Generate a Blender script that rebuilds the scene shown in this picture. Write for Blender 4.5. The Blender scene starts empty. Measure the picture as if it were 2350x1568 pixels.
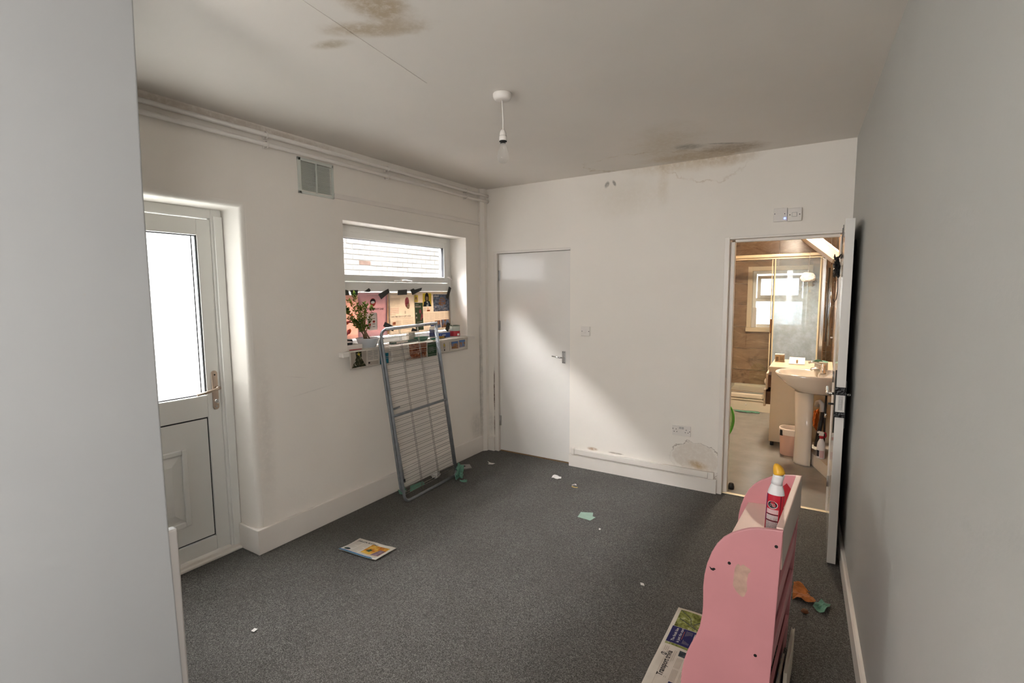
import bpy, bmesh, math, random
from mathutils import Vector, Matrix

random.seed(7)
sc = bpy.context.scene
C = sc.collection
PI = math.pi

# ------------------------------------------------------------------ camera
def make_camera():
    yaw, pitch, roll = math.radians(32.062), math.radians(5.590), math.radians(-0.419)
    f = Vector((-math.sin(yaw) * math.cos(pitch), math.cos(yaw) * math.cos(pitch), -math.sin(pitch)))
    r = Vector((math.cos(yaw), math.sin(yaw), 0.0))
    u = r.cross(f)
    r2 = r * math.cos(roll) + u * math.sin(roll)
    u2 = -r * math.sin(roll) + u * math.cos(roll)
    cd = bpy.data.cameras.new('camera'); cam = bpy.data.objects.new('camera', cd); C.objects.link(cam)
    cd.sensor_width = 36.0; cd.lens = 17.501; cd.clip_start = 0.02; cd.clip_end = 200
    m = Matrix((r2, u2, -f)).transposed().to_4x4(); m.translation = Vector((2.8882, -4.0899, 1.5968))
    cam.matrix_world = m
    sc.camera = cam
make_camera()

# ------------------------------------------------------------------ world, light, exposure
SKY = 3.0
SKY_W, FILL_RIGHT_W, BATHWIN_W = 12500.0, 54.0, 12.0
FILL_FRONT_W = 90.0
w = bpy.data.worlds.new('overcast_sky'); sc.world = w; w.use_nodes = True
bg = w.node_tree.nodes['Background']; bg.inputs[0].default_value = (0.97, 0.98, 1.0, 1); bg.inputs[1].default_value = SKY
PANE_GLOW = 3.6          # daylight scattered by the obscured glass of the back door
BATH_LAMP = 220.0         # warm ceiling lamp of the bathroom
sc.view_settings.view_transform = 'Standard'; sc.view_settings.look = 'None'
sc.view_settings.gamma = 1.0; sc.view_settings.use_curve_mapping = False
sc.view_settings.exposure = 0.38
sc.cycles.use_denoising = True; sc.cycles.use_adaptive_sampling = True; sc.cycles.adaptive_threshold = 0.18; sc.cycles.use_light_tree = False
sc.cycles.max_bounces = 8; sc.cycles.diffuse_bounces = 4; sc.cycles.glossy_bounces = 3
sc.cycles.transmission_bounces = 4; sc.cycles.transparent_max_bounces = 12
sc.cycles.sample_clamp_indirect = 8.0

def daylight(name, loc, rot, sx, sy, power, col=(0.97, 0.98, 1.0)):
    l = bpy.data.lights.new(name, 'AREA'); l.shape = 'RECTANGLE'; l.size = sx; l.size_y = sy; l.energy = power; l.color = col
    o = bpy.data.objects.new(name, l); C.objects.link(o); o.location = loc; o.rotation_euler = rot
daylight('sky_over_passage', (-2.6, -0.5, 6.4), (0, math.radians(-22), 0), 4.2, 10.0, SKY_W)
daylight('fill_at_right_window', (3.75, -5.15, 1.75), (0, PI / 2, 0), 1.5, 1.6, FILL_RIGHT_W, (1.0, 0.97, 0.93))  # added fill light through an unseen window in the right wall
daylight('fill_at_front_window', (1.65, -6.45, 1.75), (PI / 2, 0, 0), 1.2, 1.5, FILL_FRONT_W, (1.0, 0.96, 0.91))  # added fill light through an unseen window in the front wall
daylight('sky_at_bathroom_window', (2.33, 4.6, 1.6), (-PI / 2, 0, 0), 1.2, 1.2, BATHWIN_W)

# ------------------------------------------------------------------ materials
M = {}
def nodes(m):
    return m.node_tree.nodes, m.node_tree.links
def _mul(c, k): return tuple(min(1, x * k) for x in c[:3]) + (1,)
def mat(name, col, rough=0.5, metal=0.0, var=None, bump=None, spec=0.5, trans=0.0, ior=1.45, emit=None, coat=0.0, sheen=0.0, subs=0.0):
    m = bpy.data.materials.new(name); m.use_nodes = True; n, l = nodes(m); p = n['Principled BSDF']
    p.inputs['Base Color'].default_value = tuple(col[:3]) + (1,); p.inputs['Roughness'].default_value = rough
    p.inputs['Metallic'].default_value = metal; p.inputs['Specular IOR Level'].default_value = spec
    p.inputs['Transmission Weight'].default_value = trans; p.inputs['IOR'].default_value = ior
    p.inputs['Coat Weight'].default_value = coat; p.inputs['Sheen Weight'].default_value = sheen
    if emit: p.inputs['Emission Color'].default_value = tuple(emit[:3]) + (1,); p.inputs['Emission Strength'].default_value = emit[3]
    tc = None
    if var or bump:
        tc = n.new('ShaderNodeTexCoord')
    if var:
        t = n.new('ShaderNodeTexNoise'); t.inputs['Scale'].default_value = var[0]; t.inputs['Detail'].default_value = 4
        r = n.new('ShaderNodeValToRGB'); r.color_ramp.elements[0].position = 0.3; r.color_ramp.elements[1].position = 0.7
        r.color_ramp.elements[0].color = _mul(col, 1 - var[1]); r.color_ramp.elements[1].color = _mul(col, 1 + var[1])
        l.new(tc.outputs['Object'], t.inputs['Vector']); l.new(t.outputs['Fac'], r.inputs['Fac']); l.new(r.outputs['Color'], p.inputs['Base Color'])
    if bump:
        t = n.new('ShaderNodeTexNoise'); t.inputs['Scale'].default_value = bump[0]; t.inputs['Detail'].default_value = 3
        b = n.new('ShaderNodeBump'); b.inputs['Strength'].default_value = bump[1]; b.inputs['Distance'].default_value = 0.01
        l.new(tc.outputs['Object'], t.inputs['Vector']); l.new(t.outputs['Fac'], b.inputs['Height']); l.new(b.outputs['Normal'], p.inputs['Normal'])
    M[name] = m
    return m

def math_node(nt, op, a, b=None, clamp=False):
    x = nt.nodes.new('ShaderNodeMath'); x.operation = op; x.use_clamp = clamp
    for i, v in enumerate((a, b)):
        if v is None: continue
        if isinstance(v, (int, float)): x.inputs[i].default_value = v
        else: nt.links.new(v, x.inputs[i])
    return x.outputs[0]
def smooth(nt, v, lo, hi, a=0.0, b=1.0):
    x = nt.nodes.new('ShaderNodeMapRange'); x.interpolation_type = 'SMOOTHSTEP'
    nt.links.new(v, x.inputs[0]); x.inputs[1].default_value = lo; x.inputs[2].default_value = hi
    x.inputs[3].default_value = a; x.inputs[4].default_value = b
    return x.outputs[0]
def mixcol(nt, fac, a, b):
    x = nt.nodes.new('ShaderNodeMix'); x.data_type = 'RGBA'
    if isinstance(fac, (int, float)): x.inputs[0].default_value = fac
    else: nt.links.new(fac, x.inputs[0])
    for i, v in ((6, a), (7, b)):
        if isinstance(v, (tuple, list)): x.inputs[i].default_value = tuple(v[:3]) + (1,)
        else: nt.links.new(v, x.inputs[i])
    return x.outputs[2]
def noise(nt, vec, scale, detail=4, rough=0.55, dist=0.0):
    t = nt.nodes.new('ShaderNodeTexNoise'); t.inputs['Scale'].default_value = scale; t.inputs['Detail'].default_value = detail
    t.inputs['Roughness'].default_value = rough; t.inputs['Distortion'].default_value = dist
    if vec is not None: nt.links.new(vec, t.inputs['Vector'])
    return t.outputs['Fac']
def blob(nt, pos, centre, radii, rotx=0.0, rotz=0.0, soft=0.35, wob=None, amp=0.5):
    """1 inside an irregular ellipse in object space, 0 outside."""
    mp = nt.nodes.new('ShaderNodeMapping'); mp.vector_type = 'TEXTURE'
    nt.links.new(pos, mp.inputs['Vector'])
    mp.inputs['Location'].default_value = centre; mp.inputs['Rotation'].default_value = (rotx, 0, rotz) if not isinstance(rotx, tuple) else rotx
    mp.inputs['Scale'].default_value = radii
    ln = nt.nodes.new('ShaderNodeVectorMath'); ln.operation = 'LENGTH'; nt.links.new(mp.outputs[0], ln.inputs[0])
    d = ln.outputs['Value']
    if wob is not None: d = math_node(nt, 'ADD', d, math_node(nt, 'MULTIPLY', math_node(nt, 'SUBTRACT', wob, 0.5), amp * 2))
    return smooth(nt, d, 1.0 - soft, 1.0 + soft * 0.4, 1.0, 0.0), d
def painted(name, col, rough=0.6, bumpn=(60, 0.06), stains=(), grime=0.03, rings=()):
    """emulsion on plaster; stains = (centre, radii, rot, colour, strength, softness), rings = thin tide lines"""
    m = bpy.data.materials.new(name); m.use_nodes = True; nt = m.node_tree; n, l = nt.nodes, nt.links; p = n['Principled BSDF']
    p.inputs['Roughness'].default_value = rough; p.inputs['Specular IOR Level'].default_value = 0.35
    tc = n.new('ShaderNodeTexCoord'); pos = tc.outputs['Object']
    big = noise(nt, pos, 1.3, 5); col0 = mixcol(nt, smooth(nt, big, 0.3, 0.7), _mul(col, 1 - grime), _mul(col, 1 + grime * 0.3))
    wob = noise(nt, pos, 7.0, 6, 0.65); fine = noise(nt, pos, 30.0, 5, 0.7)
    for (c, r, rot, sc_, st, so) in stains:
        b, d = blob(nt, pos, c, r, rot[0] if len(rot) == 1 else rot, 0, so, wob, 0.55)
        f = math_node(nt, 'MULTIPLY', math_node(nt, 'MULTIPLY', b, st), smooth(nt, fine, 0.25, 0.6, 0.35, 1.0))
        col0 = mixcol(nt, f, col0, sc_)
    for (c, r, rot, sc_, st, wd) in rings:
        b, d = blob(nt, pos, c, r, rot[0] if len(rot) == 1 else rot, 0, 0.2, wob, 0.45)
        ring = smooth(nt, math_node(nt, 'ABSOLUTE', math_node(nt, 'SUBTRACT', d, 1.0)), 0.0, wd, 1.0, 0.0)
        f = math_node(nt, 'MULTIPLY', math_node(nt, 'MULTIPLY', ring, st), smooth(nt, noise(nt, pos, 5.0, 2), 0.4, 0.6, 0.15, 1.0))
        col0 = mixcol(nt, f, col0, sc_)
    l.new(col0, p.inputs['Base Color'])
    bp = n.new('ShaderNodeBump'); bp.inputs['Strength'].default_value = bumpn[1]; bp.inputs['Distance'].default_value = 0.01
    hgt = math_node(nt, 'ADD', noise(nt, pos, bumpn[0], 4), math_node(nt, 'MULTIPLY', noise(nt, pos, 4.0, 4), 2.0))
    l.new(hgt, bp.inputs['Height']); l.new(bp.outputs['Normal'], p.inputs['Normal'])
    M[name] = m
    return m

WALLC = (0.89, 0.835, 0.765)
BROWN = (0.42, 0.29, 0.16); OCHRE = (0.52, 0.38, 0.20); GREYM = (0.22, 0.20, 0.17)
painted('wall_paint_left', WALLC, stains=[
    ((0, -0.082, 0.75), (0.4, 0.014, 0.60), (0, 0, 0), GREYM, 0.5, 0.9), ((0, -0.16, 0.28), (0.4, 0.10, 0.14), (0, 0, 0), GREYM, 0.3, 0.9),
    ((0, -2.5, 2.57), (0.4, 0.8, 0.035), (0, 0, 0), (0.45, 0.36, 0.28), 0.55, 0.5), ((0, -2.35, 0.75), (0.4, 0.06, 0.5), (0, 0, 0), (0.5, 0.45, 0.4), 0.3, 0.9),
    ((0, -2.02, 0.95), (0.4, 0.16, 0.004), (0.10, 0, 0), (0.42, 0.38, 0.33), 0.25, 0.8), ((0, -2.12, 1.06), (0.4, 0.08, 0.003), (-0.2, 0, 0), (0.42, 0.38, 0.33), 0.2, 0.8)])
painted('wall_paint_back', WALLC, stains=[
    ((1.95, 0, 2.61), (0.50, 0.4, 0.09), (0, 0, 0), OCHRE, 0.5, 0.8), ((1.76, 0, 2.46), (0.05, 0.4, 0.16), (0, 0, 0), OCHRE, 0.22, 0.9),
    ((1.45, 0, 2.38), (0.35, 0.4, 0.16), (0, 0, 0), (0.66, 0.58, 0.45), 0.25, 0.9), ((2.25, 0, 2.58), (0.20, 0.4, 0.05), (0, 0, 0), BROWN, 0.35, 0.8),
    ((1.285, 0, 2.50), (0.020, 0.4, 0.03), (0, 0.5, 0), (0.20, 0.18, 0.15), 0.8, 0.5), ((1.35, 0, 2.505), (0.014, 0.4, 0.03), (0, -0.5, 0), (0.20, 0.18, 0.15), 0.8, 0.5),
    ((2.06, 0, 0.25), (0.17, 0.4, 0.14), (0, 0.35, 0), (0.66, 0.57, 0.48), 0.5, 0.10), ((2.08, 0, 0.205), (0.08, 0.4, 0.035), (0, 0.2, 0), (0.50, 0.33, 0.14), 0.8, 0.8),
    ((1.18, 0, 0.19), (0.055, 0.4, 0.018), (0, 0, 0), (0.40, 0.22, 0.10), 0.8, 0.6), ((1.40, 0, 0.185), (0.07, 0.4, 0.007), (0, 0, 0), (0.25, 0.2, 0.15), 0.8, 0.6),
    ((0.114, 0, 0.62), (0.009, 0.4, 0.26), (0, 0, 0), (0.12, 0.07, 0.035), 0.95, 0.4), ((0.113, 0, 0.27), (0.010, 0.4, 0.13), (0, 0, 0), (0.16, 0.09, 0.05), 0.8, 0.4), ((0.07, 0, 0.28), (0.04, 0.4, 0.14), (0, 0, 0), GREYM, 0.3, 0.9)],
    rings=[((2.06, 0, 0.23), (0.19, 0.4, 0.16), (0, 0.3, 0), (0.30, 0.23, 0.17), 0.8, 0.03), ((2.05, 0, 2.64), (0.36, 0.4, 0.20), (0, 0.2, 0), (0.50, 0.38, 0.26), 0.45, 0.045)])
painted('wall_paint_right', (0.475, 0.47, 0.443), stains=[((3.07, -1.25, 0.75), (0.4, 0.10, 0.30), (0.1, 0, 0), (0.55, 0.50, 0.45), 0.3, 0.9)])  # darker than the left and back walls: dimming put into the colour
painted('wall_paint_near', (0.395, 0.40, 0.40), bumpn=(40, 0.03), stains=[((1.075, -3.52, 1.60), (0.3, 0.004, 0.005), (0, 0, 0), (0.4, 0.38, 0.36), 0.8, 0.7), ((1.075, -3.46, 1.44), (0.3, 0.003, 0.004), (0, 0, 0), (0.4, 0.38, 0.36), 0.8, 0.7)])  # also dimmed in its colour, against strong light on the near wall
painted('ceiling_paint', (0.78, 0.73, 0.67), bumpn=(35, 0.05), stains=[
    ((1.52, -2.80, 2.6), (0.11, 0.22, 0.3), (0, 0, 0.0), (0.43, 0.33, 0.21), 0.9, 0.7), ((1.36, -2.68, 2.6), (0.17, 0.06, 0.3), (0, 0, 0.55), (0.46, 0.36, 0.24), 0.85, 0.7),
    ((1.15, -2.68, 2.6), (0.09, 0.035, 0.3), (0, 0, 0.3), (0.40, 0.32, 0.20), 0.7, 0.7), ((1.46, -2.62, 2.6), (0.14, 0.05, 0.3), (0, 0, 0.2), (0.50, 0.41, 0.30), 0.7, 0.8),
    ((2.02, -0.13, 2.6), (0.36, 0.17, 0.3), (0, 0, 0.1), (0.50, 0.38, 0.23), 0.7, 0.7), ((1.92, -0.55, 2.6), (0.24, 0.40, 0.3), (0, 0, 0.3), (0.56, 0.47, 0.34), 0.55, 0.9),
    ((2.30, -0.20, 2.6), (0.24, 0.13, 0.3), (0, 0, 0.4), (0.36, 0.28, 0.19), 0.75, 0.7), ((2.03, -0.40, 2.6), (0.11, 0.08, 0.3), (0, 0, 0.5), (0.28, 0.26, 0.22), 0.75, 0.8),
    ((2.27, -0.34, 2.6), (0.13, 0.02, 0.3), (0, 0, 0.5), (0.25, 0.23, 0.20), 0.7, 0.7)],
    rings=[((1.72, -0.1, 2.6), (0.52, 0.30, 0.3), (0, 0, 0.3), (0.50, 0.40, 0.27), 0.55, 0.05)])

def carpet():
    m = bpy.data.materials.new('carpet'); m.use_nodes = True; nt = m.node_tree; n, l = nt.nodes, nt.links; p = n['Principled BSDF']
    p.inputs['Roughness'].default_value = 0.95; p.inputs['Specular IOR Level'].default_value = 0.1; p.inputs['Sheen Weight'].default_value = 0.12
    pos = n.new('ShaderNodeTexCoord').outputs['Object']
    v = n.new('ShaderNodeTexVoronoi'); v.inputs['Scale'].default_value = 330; l.new(pos, v.inputs['Vector'])
    sep = n.new('ShaderNodeSeparateColor'); l.new(v.outputs['Color'], sep.inputs[0])
    r = n.new('ShaderNodeValToRGB'); e = r.color_ramp.elements
    e[0].position = 0.0; e[0].color = (0.036, 0.032, 0.027, 1); e[1].position = 1.0; e[1].color = (0.23, 0.218, 0.20, 1)
    e.new(0.35).color = (0.068, 0.063, 0.056, 1); e.new(0.75).color = (0.135, 0.128, 0.117, 1)
    l.new(sep.outputs[0], r.inputs['Fac'])
    big = noise(nt, pos, 2.2, 5, 0.6)
    dirty = mixcol(nt, smooth(nt, big, 0.35, 0.7, 0.0, 0.30), r.outputs['Color'], (0.055, 0.047, 0.040))
    left_edge, _ = blob(nt, pos, (0.12, -1.3, 0), (0.35, 1.5, 1.0), (0, 0, 0), 0, 0.9, noise(nt, pos, 3.0, 5), 0.7)  # soft darker strip of carpet along the left wall
    dirty = mixcol(nt, math_node(nt, 'MULTIPLY', left_edge, 0.35), dirty, (0.06, 0.055, 0.04))
    l.new(dirty, p.inputs['Base Color'])
    b = n.new('ShaderNodeBump'); b.inputs['Strength'].default_value = 0.6; b.inputs['Distance'].default_value = 0.004
    l.new(v.outputs['Distance'], b.inputs['Height']); l.new(b.outputs['Normal'], p.inputs['Normal'])
    M['carpet'] = m
carpet()
def marble_tile():
    m = bpy.data.materials.new('brown_tile'); m.use_nodes = True; nt = m.node_tree; n, l = nt.nodes, nt.links; p = n['Principled BSDF']
    p.inputs['Roughness'].default_value = 0.22
    tc = n.new('ShaderNodeTexCoord'); oi = n.new('ShaderNodeObjectInfo')
    ad = n.new('ShaderNodeVectorMath'); ad.operation = 'ADD'; l.new(tc.outputs['Object'], ad.inputs[0])
    cmb = n.new('ShaderNodeCombineXYZ'); l.new(math_node(nt, 'MULTIPLY', oi.outputs['Random'], 37.0), cmb.inputs[0]); l.new(math_node(nt, 'MULTIPLY', oi.outputs['Random'], 11.0), cmb.inputs[2])
    l.new(cmb.outputs[0], ad.inputs[1]); pos = ad.outputs[0]
    mp = n.new('ShaderNodeMapping'); l.new(pos, mp.inputs['Vector']); mp.inputs['Rotation'].default_value = (0.5, 0.7, 0.4); mp.inputs['Scale'].default_value = (1, 1, 2.0)
    a = noise(nt, mp.outputs[0], 3.2, 10, 0.74, 1.1)
    r = n.new('ShaderNodeValToRGB'); e = r.color_ramp.elements
    e[0].position = 0.32; e[0].color = (0.11, 0.07, 0.038, 1); e[1].position = 0.70; e[1].color = (0.66, 0.44, 0.29, 1)
    e.new(0.45).color = (0.27, 0.16, 0.09, 1); e.new(0.6).color = (0.39, 0.25, 0.145, 1)
    l.new(a, r.inputs['Fac']); l.new(r.outputs['Color'], p.inputs['Base Color'])
    M['brown_tile'] = m
marble_tile()
def thin_glass(name, tint=(1, 1, 1), gloss=0.08, haze=0.0, hazecol=(0.7, 0.8, 0.9), hazeramp=None):
    m = bpy.data.materials.new(name); m.use_nodes = True; nt = m.node_tree; n, l = nt.nodes, nt.links
    for x in list(n): n.remove(x)
    out = n.new('ShaderNodeOutputMaterial'); tr = n.new('ShaderNodeBsdfTransparent'); tr.inputs[0].default_value = tint + (1,)
    gl = n.new('ShaderNodeBsdfGlossy'); gl.inputs['Roughness'].default_value = 0.02
    lw_ = n.new('ShaderNodeLayerWeight'); lw_.inputs['Blend'].default_value = 0.5
    fr = math_node(nt, 'ADD', math_node(nt, 'MULTIPLY', math_node(nt, 'POWER', lw_.outputs['Facing'], 5.0), 0.9), 0.035)
    mx = n.new('ShaderNodeMixShader'); l.new(fr, mx.inputs[0]); l.new(tr.outputs[0], mx.inputs[1]); l.new(gl.outputs[0], mx.inputs[2])
    last = mx.outputs[0]
    if haze:
        df = n.new('ShaderNodeBsdfDiffuse'); df.inputs[0].default_value = hazecol + (1,); tl = n.new('ShaderNodeBsdfTranslucent'); tl.inputs[0].default_value = hazecol + (1,)
        dm = n.new('ShaderNodeMixShader'); dm.inputs[0].default_value = 0.5; l.new(df.outputs[0], dm.inputs[1]); l.new(tl.outputs[0], dm.inputs[2])
        pos = n.new('ShaderNodeTexCoord').outputs['Object']
        f = smooth(nt, noise(nt, pos, 9.0, 8, 0.7), 0.3, 0.75, haze * 0.55, haze)
        if hazeramp:
            sp = n.new('ShaderNodeSeparateXYZ'); l.new(pos, sp.inputs[0])
            f = math_node(nt, 'MULTIPLY', f, smooth(nt, sp.outputs[2], hazeramp[0], hazeramp[1], 1.0, 0.35))
        m2 = n.new('ShaderNodeMixShader'); l.new(f, m2.inputs[0]); l.new(last, m2.inputs[1]); l.new(dm.outputs[0], m2.inputs[2]); last = m2.outputs[0]
    l.new(last, out.inputs['Surface'])
    M[name] = m
thin_glass('clear_glass'); thin_glass('shower_glass', (0.98, 0.99, 0.98), 0.1, 0.02); thin_glass('shower_glass_scaled', (0.93, 0.97, 0.98), 0.1, 0.72, (0.78, 0.91, 1.0), (0.95, 1.65))
def paper(name, col, trans=0.35, var=0.06):
    m = bpy.data.materials.new(name); m.use_nodes = True; nt = m.node_tree; n, l = nt.nodes, nt.links
    for x in list(n): n.remove(x)
    out = n.new('ShaderNodeOutputMaterial'); df = n.new('ShaderNodeBsdfDiffuse'); tl = n.new('ShaderNodeBsdfTranslucent')
    pos = n.new('ShaderNodeTexCoord').outputs['Object']
    c = mixcol(nt, smooth(nt, noise(nt, pos, 14.0, 4), 0.3, 0.7), _mul(col, 1 - var), _mul(col, 1 + var))
    l.new(c, df.inputs[0]); l.new(mixcol(nt, 0.35, c, (1.0, 0.78, 0.55)), tl.inputs[0])
    mx = n.new('ShaderNodeMixShader'); mx.inputs[0].default_value = trans; l.new(df.outputs[0], mx.inputs[1]); l.new(tl.outputs[0], mx.inputs[2]); l.new(mx.outputs[0], out.inputs['Surface'])
    M[name] = m
def photo(name, cols, scale=25.0, trans=0.25, stretch=(1, 1, 1)):
    """printed picture: colour patches from noise, procedural"""
    m = bpy.data.materials.new(name); m.use_nodes = True; nt = m.node_tree; n, l = nt.nodes, nt.links
    for x in list(n): n.remove(x)
    out = n.new('ShaderNodeOutputMaterial'); df = n.new('ShaderNodeBsdfDiffuse'); tl = n.new('ShaderNodeBsdfTranslucent')
    pos = n.new('ShaderNodeTexCoord').outputs['Object']
    mp = n.new('ShaderNodeMapping'); l.new(pos, mp.inputs['Vector']); mp.inputs['Scale'].default_value = stretch
    r = n.new('ShaderNodeValToRGB'); e = r.color_ramp.elements; k = len(cols)
    e[0].position = 0.30; e[0].color = tuple(cols[0]) + (1,); e[1].position = 0.70; e[1].color = tuple(cols[-1]) + (1,)
    for i in range(1, k - 1): e.new(0.30 + 0.40 * i / (k - 1)).color = tuple(cols[i]) + (1,)
    l.new(noise(nt, mp.outputs[0], scale, 6, 0.65), r.inputs['Fac'])
    l.new(r.outputs[0], df.inputs[0]); l.new(r.outputs[0], tl.inputs[0])
    mx = n.new('ShaderNodeMixShader'); mx.inputs[0].default_value = trans; l.new(df.outputs[0], mx.inputs[1]); l.new(tl.outputs[0], mx.inputs[2]); l.new(mx.outputs[0], out.inputs['Surface'])
    M[name] = m

mat('gloss_white', (0.83, 0.775, 0.715), 0.35, var=(3, 0.03), bump=(25, 0.05))
mat('door_white', (0.82, 0.785, 0.74), 0.2, var=(2, 0.025), bump=(5, 0.03), coat=0.5)
mat('upvc', (0.84, 0.83, 0.79), 0.3, var=(3, 0.02)); mat('upvc_grey', (0.66, 0.66, 0.63), 0.4)
mat('plastic_white', (0.80, 0.75, 0.70), 0.35); mat('plastic_grey', (0.50, 0.48, 0.46), 0.4)
mat('vent_plastic', (0.66, 0.68, 0.62), 0.45)
mat('black', (0.012, 0.012, 0.012), 0.5); mat('black_tape', (0.025, 0.026, 0.022), 0.42, bump=(120, 0.3)); mat('black_gloss', (0.008, 0.008, 0.009), 0.18, bump=(90, 0.5))
mat('gasket', (0.02, 0.02, 0.022), 0.6); mat('dark_hole', (0.01, 0.008, 0.007), 0.9)
mat('satin_nickel', (0.52, 0.42, 0.34), 0.3, 1.0); mat('chrome', (0.75, 0.75, 0.74), 0.14, 1.0); mat('steel', (0.50, 0.49, 0.48), 0.35, 1.0)
mat('rack_grey', (0.24, 0.255, 0.27), 0.38, 0.35, var=(30, 0.12)); mat('rack_wire', (0.30, 0.27, 0.24), 0.4, 0.6)
mat('rack_top', (0.60, 0.61, 0.64), 0.3, 0.5)
def obscured():
    """lightly diffusing glass: part of the daylight passes straight, part is scattered by the pane and makes it glow"""
    m = bpy.data.materials.new('obscured_glass'); m.use_nodes = True; nt = m.node_tree; n, l = nt.nodes, nt.links; p = n['Principled BSDF']
    pos = n.new('ShaderNodeTexCoord').outputs['Object']
    c = mixcol(nt, smooth(nt, noise(nt, pos, 2.0, 2), 0.4, 0.65), (1.0, 1.0, 0.985), (0.93, 0.985, 0.95))
    l.new(c, p.inputs['Emission Color']); p.inputs['Emission Strength'].default_value = PANE_GLOW
    p.inputs['Base Color'].default_value = (0.8, 0.82, 0.8, 1); p.inputs['Roughness'].default_value = 0.25
    tr = n.new('ShaderNodeBsdfTransparent'); mx = n.new('ShaderNodeMixShader'); mx.inputs[0].default_value = 0.45
    l.new(p.outputs[0], mx.inputs[1]); l.new(tr.outputs[0], mx.inputs[2]); l.new(mx.outputs[0], n['Material Output'].inputs['Surface'])
    M['obscured_glass'] = m
obscured()
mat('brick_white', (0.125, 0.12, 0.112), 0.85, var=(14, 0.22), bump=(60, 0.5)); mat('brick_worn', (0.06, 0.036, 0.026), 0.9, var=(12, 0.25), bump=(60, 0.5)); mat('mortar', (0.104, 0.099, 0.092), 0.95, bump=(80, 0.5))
mat('concrete', (0.35, 0.34, 0.33), 0.9, var=(5, 0.15))

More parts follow.
